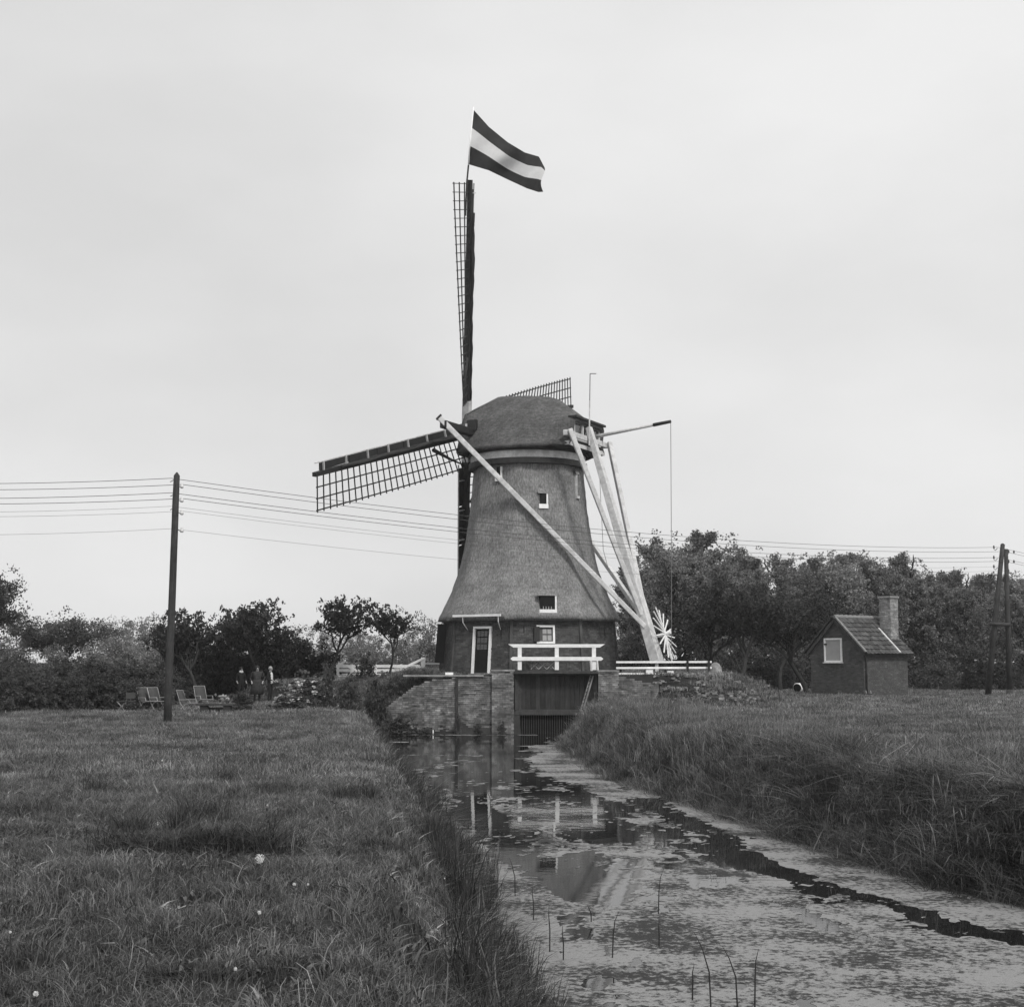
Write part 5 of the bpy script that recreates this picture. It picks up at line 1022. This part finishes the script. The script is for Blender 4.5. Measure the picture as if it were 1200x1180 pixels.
def scatter(name, P_, rot, scl, protos, label, cat='grass'):
    if len(P_) == 0: return
    col = bpy.data.collections.new(name + '_tufts')
    for p_ in protos: col.objects.link(p_)
    me = bpy.data.meshes.new(name); me.vertices.add(len(P_)); me.vertices.foreach_set('co', P_.astype(np.float32).ravel())
    for nm, ty, data in (('rot', 'FLOAT_VECTOR', rot), ('scl', 'FLOAT_VECTOR', scl)):
        a = me.attributes.new(nm, ty, 'POINT'); a.data.foreach_set('vector', data.astype(np.float32).ravel())
    a = me.attributes.new('pick', 'INT', 'POINT'); a.data.foreach_set('value', RNG.integers(0, len(protos), len(P_)).astype(np.int32))
    o_ = bpy.data.objects.new(name, me); COL.objects.link(o_); g = bpy.data.node_groups.new(name, 'GeometryNodeTree'); g.interface.new_socket('Geometry', in_out='INPUT', socket_type='NodeSocketGeometry'); g.interface.new_socket('Geometry', in_out='OUTPUT', socket_type='NodeSocketGeometry')
    n = g.nodes.new; l = g.links.new; gi = n('NodeGroupInput'); go = n('NodeGroupOutput'); ip = n('GeometryNodeInstanceOnPoints'); ci = n('GeometryNodeCollectionInfo'); ci.inputs['Collection'].default_value = col; ci.inputs['Separate Children'].default_value = True; ci.inputs['Reset Children'].default_value = True
    def na(nm, ty): q_ = n('GeometryNodeInputNamedAttribute'); q_.data_type = ty; q_.inputs['Name'].default_value = nm; return q_.outputs['Attribute']
    ip.inputs['Pick Instance'].default_value = True; l(gi.outputs[0], ip.inputs['Points']); l(ci.outputs[0], ip.inputs['Instance']); l(na('pick', 'INT'), ip.inputs['Instance Index']); l(na('rot', 'FLOAT_VECTOR'), ip.inputs['Rotation']); l(na('scl', 'FLOAT_VECTOR'), ip.inputs['Scale']); l(ip.outputs[0], go.inputs[0])
    md = o_.modifiers.new('scatter', 'NODES'); md.node_group = g; setp(o_, label, cat, kind='stuff'); return o_
def sample(n_, d0, d1, margin=3.5, power=2):
    n_ = int(n_ * (((d0 + d1) * .1875 + margin) / ((d0 + d1) * .1875 + 1.0)))
    u = RNG.random(n_); D = (d0 ** power + u * (d1 ** power - d0 ** power)) ** (1 / power); x = (RNG.random(n_) * 2 - 1) * (D * .375 + margin); return x, D
def valid(x, y, lo=.05):
    cdm = poly_sd(x, y, CANAL); r_ = np.hypot(x - C.x, y - C.y); return ((cdm > lo) | (y > 60.3)) & (r_ > 4.3) & ~((y > 59.4) & (y < 60.5) & (x > -6.6) & (x < 6.3) & (x > -4)) & ~((x > -1) & (x < 4.7) & (y > 59.3) & (y < 62.8)) & ~((y > 59.6) & (y < 62) & (x > -3.5) & (x < 0))
def mk(x, y, h, s=None, tilt=.15):
    P_ = np.stack([x, y, ground(x, y)], 1); rot = np.stack([RNG.normal(0, tilt, len(x)), RNG.normal(0, tilt, len(x)), RNG.uniform(0, 6.283, len(x))], 1); s = np.ones(len(x)) if s is None else s; return P_, rot, np.stack([s, s, s * h], 1)
patch = lambda x, y: fbm(x * .55 + 3, y * .45 + 8, 4, .6)
near = [tuft(200 + i, 46, .14, .17, .0065, .75, 'grass', .6) for i in range(5)] + [tuft(206, 60, .12, .24, .005, .6, 'grass', .5), tuft(207, 12, .10, .11, .032, .95, 'grass', .4), tuft(208, 9, .08, .16, .026, .8, 'grassmid', .4)]
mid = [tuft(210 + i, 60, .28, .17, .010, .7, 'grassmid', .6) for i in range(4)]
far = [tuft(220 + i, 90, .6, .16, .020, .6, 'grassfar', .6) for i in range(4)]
tall = [tuft(230 + i, 42 + 8 * (i % 3), .14 + .03 * i, .50 + .07 * (i % 3), .006 + .0015 * i, .35 + .13 * i, 'grasstall', .6) for i in range(6)]
tallf = [tuft(240 + i, 60, .34, .55, .014, .6, 'grassmid' if i % 2 else 'grasstall', .6) for i in range(4)]
tus = [tuft(250 + i, 70, .16, .36, .008, .8, 'grassdark', .4) for i in range(3)]
dry = [tuft(260 + i, 4, .15, .34, .004, .9, 'grassdry', .5) for i in range(4)]
seeds = [seedtuft(270 + i, 7, .2, .75, 'grassdry') for i in range(3)]
x, y = sample(15000, 4.5, 22); k = valid(x, y); x, y = x[k], y[k]; h = .22 + 1.6 * np.clip(patch(x, y) - .28, 0, 1)
scatter('near_meadow_grass', *mk(x, y, h, RNG.uniform(.8, 1.25, len(x))), near, 'short tousled grass of the near meadow')
x, y = sample(17000, 20, 50); k = valid(x, y); x, y = x[k], y[k]; h = .3 + 1.9 * np.clip(patch(x, y) - .28, 0, 1)
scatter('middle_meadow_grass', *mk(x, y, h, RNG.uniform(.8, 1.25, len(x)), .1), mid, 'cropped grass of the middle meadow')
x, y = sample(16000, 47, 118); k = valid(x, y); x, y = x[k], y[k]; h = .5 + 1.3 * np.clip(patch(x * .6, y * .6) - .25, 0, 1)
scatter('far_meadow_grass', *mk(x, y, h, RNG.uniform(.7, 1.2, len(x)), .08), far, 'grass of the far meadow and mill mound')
def bankpts(n_, d0, d1, wl_, wr_, seed=0):
    x, y = sample(n_, d0, d1, 3.5, 1.3); cdm = poly_sd(x, y, CANAL); ld = line_d(x, y, LEFTB); rd = line_d(x, y, RIGHTB); left = ld < rd; lim = np.where(left, wl_, wr_)
    k = (cdm > -.12) & (cdm < lim * (.6 + .8 * fbm(x * 1.5, y * 1.5, 2))) & valid(x, y, -.12) & ((y < 59) | (x > 4)); return x[k], y[k], left[k], cdm[k]
x, y, lf_, cd_ = bankpts(60000, 4.5, 30, .55, 2.1); h = np.where(lf_, .45, .49) * (.75 + .5 * fbm(x * 2, y * 2, 2)) * np.where(cd_ > .7, .8, 1)
scatter('bank_grass', *mk(x, y, h, RNG.uniform(.7, 1.3, len(x)), .24), tall, 'long dark grass overhanging both canal banks in the foreground')
x, y, lf_, cd_ = bankpts(34000, 28, 60, .8, 3.0); h = np.where(lf_, .5, .7) * (.75 + .5 * fbm(x * 2, y * 2, 2))
scatter('far_bank_grass', *mk(x, y, h, RNG.uniform(.8, 1.2, len(x)), .1), tallf, 'long grass on the canal banks towards the mill')
x, y = sample(5200, 14, 40); rd = line_d(x, y, RIGHTB); k = valid(x, y) & (rd < 16) & (x > line_d(x, y, LEFTB) * 0) & (poly_sd(x, y, CANAL) > .2) & (x > 1.8); x, y = x[k], y[k]
scatter('meadow_long_grass', *mk(x, y, (.25 + .5 * fbm(x, y, 3)) * (1.25 - sstep(18, 40, y) * .7), RNG.uniform(.8, 1.2, len(x)), .1), tallf, 'half-long pale grass of the right meadow')
x, y = sample(30000, 6, 24); e1 = np.hypot((x + 2.75) / .85, (y - 12.9) / .42) + .5 * (fbm(x * 2, y * 2, 3) - .5); k = valid(x, y) & ((e1 < 1) | ((fbm(x * .5 + 60, y * .8, 3) > .73) & (RNG.random(len(x)) < .25))); x, y = x[k], y[k]
scatter('dark_tussocks', *mk(x, y, .7 + .5 * RNG.random(len(x)), RNG.uniform(.7, 1.1, len(x)), .2), tus, 'dark rushy tussocks in the left meadow')
x, y = sample(1300, 6, 26); k = valid(x, y, .1) & (RNG.random(len(x)) < .15 + .85 * (fbm(x * .8 + 9, y * .8, 3) > .53)); x, y = x[k], y[k]
scatter('dry_grass_blades', *mk(x, y, .6 + .5 * RNG.random(len(x)), RNG.uniform(.7, 1.2, len(x)), .35), dry, 'scattered pale dry grass blades')
x, y = sample(5000, 16, 52); cdm = poly_sd(x, y, CANAL); k = valid(x, y) & (cdm < 4) & (x > 1.5) & (RNG.random(len(x)) < .22); x, y = x[k], y[k]
scatter('grass_seed_stalks', *mk(x, y, .9 + .4 * RNG.random(len(x)), RNG.uniform(.8, 1.1, len(x)), .1), seeds, 'thin pale seed stalks above the right bank grass')
rf_ = [tuft(280 + i, 22, .10, .66 + .1 * i, .009, .10 + .05 * i, 'reedleaf', .5) for i in range(4)]
x, y = sample(60000, 5, 58, 3.5, 1.1); ld = line_d(x, y, LEFTB); cdm = poly_sd(x, y, CANAL); k = (cdm > -.22) & (cdm < .18 + .55 * fbm(x * 2, y * 1.5, 2)) & (ld < 1.0) & (fbm(x * 1.6 + 2, y * 1.1, 3) > .44) & (y < 55); x, y = x[k], y[k]
scatter('left_bank_reeds', *mk(x, y, (.45 + .95 * fbm(x * 1.4, y * .9, 2)) * (1 - y / 110), RNG.uniform(.7, 1.2, len(x)) * (1 + y / 90), .07), rf_, 'dark upright reeds fringing the left edge of the canal', 'reeds')
x = np.concatenate([RNG.uniform(-9, -3.6, 2600), RNG.uniform(3.9, 10.5, 700)]); y = np.concatenate([RNG.uniform(60.4, 65.5, 2600), RNG.uniform(57.3, 60, 700)]); k = valid(x, y, -1); x, y = x[k], y[k]
scatter('mound_grass', *mk(x, y, (.22 + .45 * fbm(x * 1.2, y * 1.2, 3)) * np.where(x > 0, .55, 1), RNG.uniform(.7, 1.1, len(x)) * np.where(x > 0, .6, 1), .2), tallf, 'rough grass on the slopes of the mill mound')
# reeds in the water, separate stems
rr = random.Random(2); RL = [(717, 1122, 1068, 'single straight dark reed stem left of the canal middle'), (771, 1070, 1018, 'thin dark reed stem standing beyond the middle of the duckweed'), (834, 1185, 1093, 'tall bent reed stem at the bottom edge, leftmost of three'), (865, 1182, 1108, 'middle reed stem of the three at the bottom edge'), (884, 1182, 1112, 'rightmost reed stem of the three at the bottom edge'), (811, 1172, 1130, 'short reed stem left of the three tall ones'), (772, 1108, 1078, 'short thin reed stem below the channel bend'), (604, 1050, 1005, 'thin reed stem by the left bank, farther one'), (644, 1115, 1062, 'reed stem close to the left bank edge'), (660, 1125, 1085, 'leaning reed stem at the left bank edge'), (625, 1078, 1040, 'small reed stem at the left bank'), (575, 945, 925, 'tiny dark reed stem far up the canal'), (693, 1080, 1060, 'short reed stem in the dark open patch')]
for X, Yb, Yt, lab in RL:
    p0 = gp(X, Yb, WZ); h = at(X, Yt, p0.y).z - WZ; bnd = rr.uniform(-.06, .06); mb = MB()
    mb.tube([p0 - Z * .15, p0 + Vector((bnd * .3, 0, h * .5)), p0 + Vector((bnd - .02, 0, h * .8)), p0 + Vector((bnd * 2 - .03, .02, h))], [.008, .007, .005, .002], 5); o_ = mb.build('reed_stem', M['reed']); setp(o_, lab, 'reed', 'reed stems standing in the canal')
# white seed heads and flowers in the meadow
for X, Y, r_, lab in ((304.5, 1006, .037, 'large round white seed head beside the dark tussock'), (304, 1069, .020, 'small white flower below the large seed head'), (276, 1135, .016, 'white flower in the lower middle of the left meadow'), (42, 1164, .024, 'white flower at the lower left corner'), (12, 1092, .022, 'white flower at the left edge'), (345, 1036, .018, 'pale flower right of the large seed head'), (361, 1036, .014, 'smallest pale flower right of the large seed head'), (521, 1029, .014, 'tiny white flower in the left bank grass'), (190, 891, .03, 'tiny white flower left in the far half of the left meadow')):
    q = gp(X, Y, .16); zg = gz(q.x, q.y); zt = max(.2, zg + .16); q = gp(X, Y, zt); f_ = thing('meadow_flower', lab, 'flower', (q.x, q.y, gz(q.x, q.y)), 'white flowers in the left meadow')
    MB().tube([Vector((q.x + .02, q.y, gz(q.x, q.y) - .02)), q], .003, 4).build('stalk', M['grasstall'], f_)
    rng = np.random.default_rng(int(X)); V, Fc, tn_ = leafcloud(np.array([[0, 0, zt - gz(q.x, q.y)]]), 260, r_ * (.9 if r_ > .03 else .55), r_ * .3, rng, 1); meshobj('seed_head' if r_ > .03 else 'petals', V, Fc, M['petal'], f_, tone=tn_ * .2 + .5)
for X0, Y0, X1, Y1, lab in ((176, 1042, 191, 998, 'leaning pale dry stalk left of the dark tussock'), (152, 1054, 176, 1048, 'pale stalk lying in the grass below the leaning one'), (68, 1120, 82, 1085, 'pale dry stalk at the lower left'), (437, 985, 443, 968, 'short pale stalk on the left bank'), (443, 969, 478, 1000, 'long bent pale stalk on the left bank'), (302, 1168, 303, 1152, 'bright pale stalk at the bottom middle left'), (517, 1180, 525, 1128, 'pale upright stalk at the bottom of the left bank'), (207, 924, 236, 924, 'pale stick lying flat in the middle of the left meadow')):
    a = gp(X0, Y0, 0); a.z = gz(a.x, a.y) + .10; b_ = at(X1, Y1, a.y + .02); MB_ = MB().tube([a - Z * .08, a.lerp(b_, .5) + Vector((.01, 0, 0)), b_], [.004, .004, .003], 5); o_ = MB_.build('dry_stalk', M['grassdry']); setp(o_, lab, 'stalk', 'dry stalks in the left meadow')

# ------------------------------------------------------------------ air
hz = MB().box((20, 70, 14), 460, 330, 32.4).build('haze', None); setp(hz, 'thin pale haze over the meadows', 'haze', kind='stuff'); hz.data.materials.clear()
hm = bpy.data.materials.new('haze'); hm.use_nodes = True; t = hm.node_tree; t.nodes.clear(); ho = t.nodes.new('ShaderNodeOutputMaterial'); pv = t.nodes.new('ShaderNodeVolumePrincipled'); pv.inputs['Color'].default_value = (.95, .95, .95, 1); pv.inputs['Density'].default_value = .0004; pv.inputs['Anisotropy'].default_value = .3
t.links.new(pv.outputs[0], ho.inputs['Volume']); hz.data.materials.append(hm)
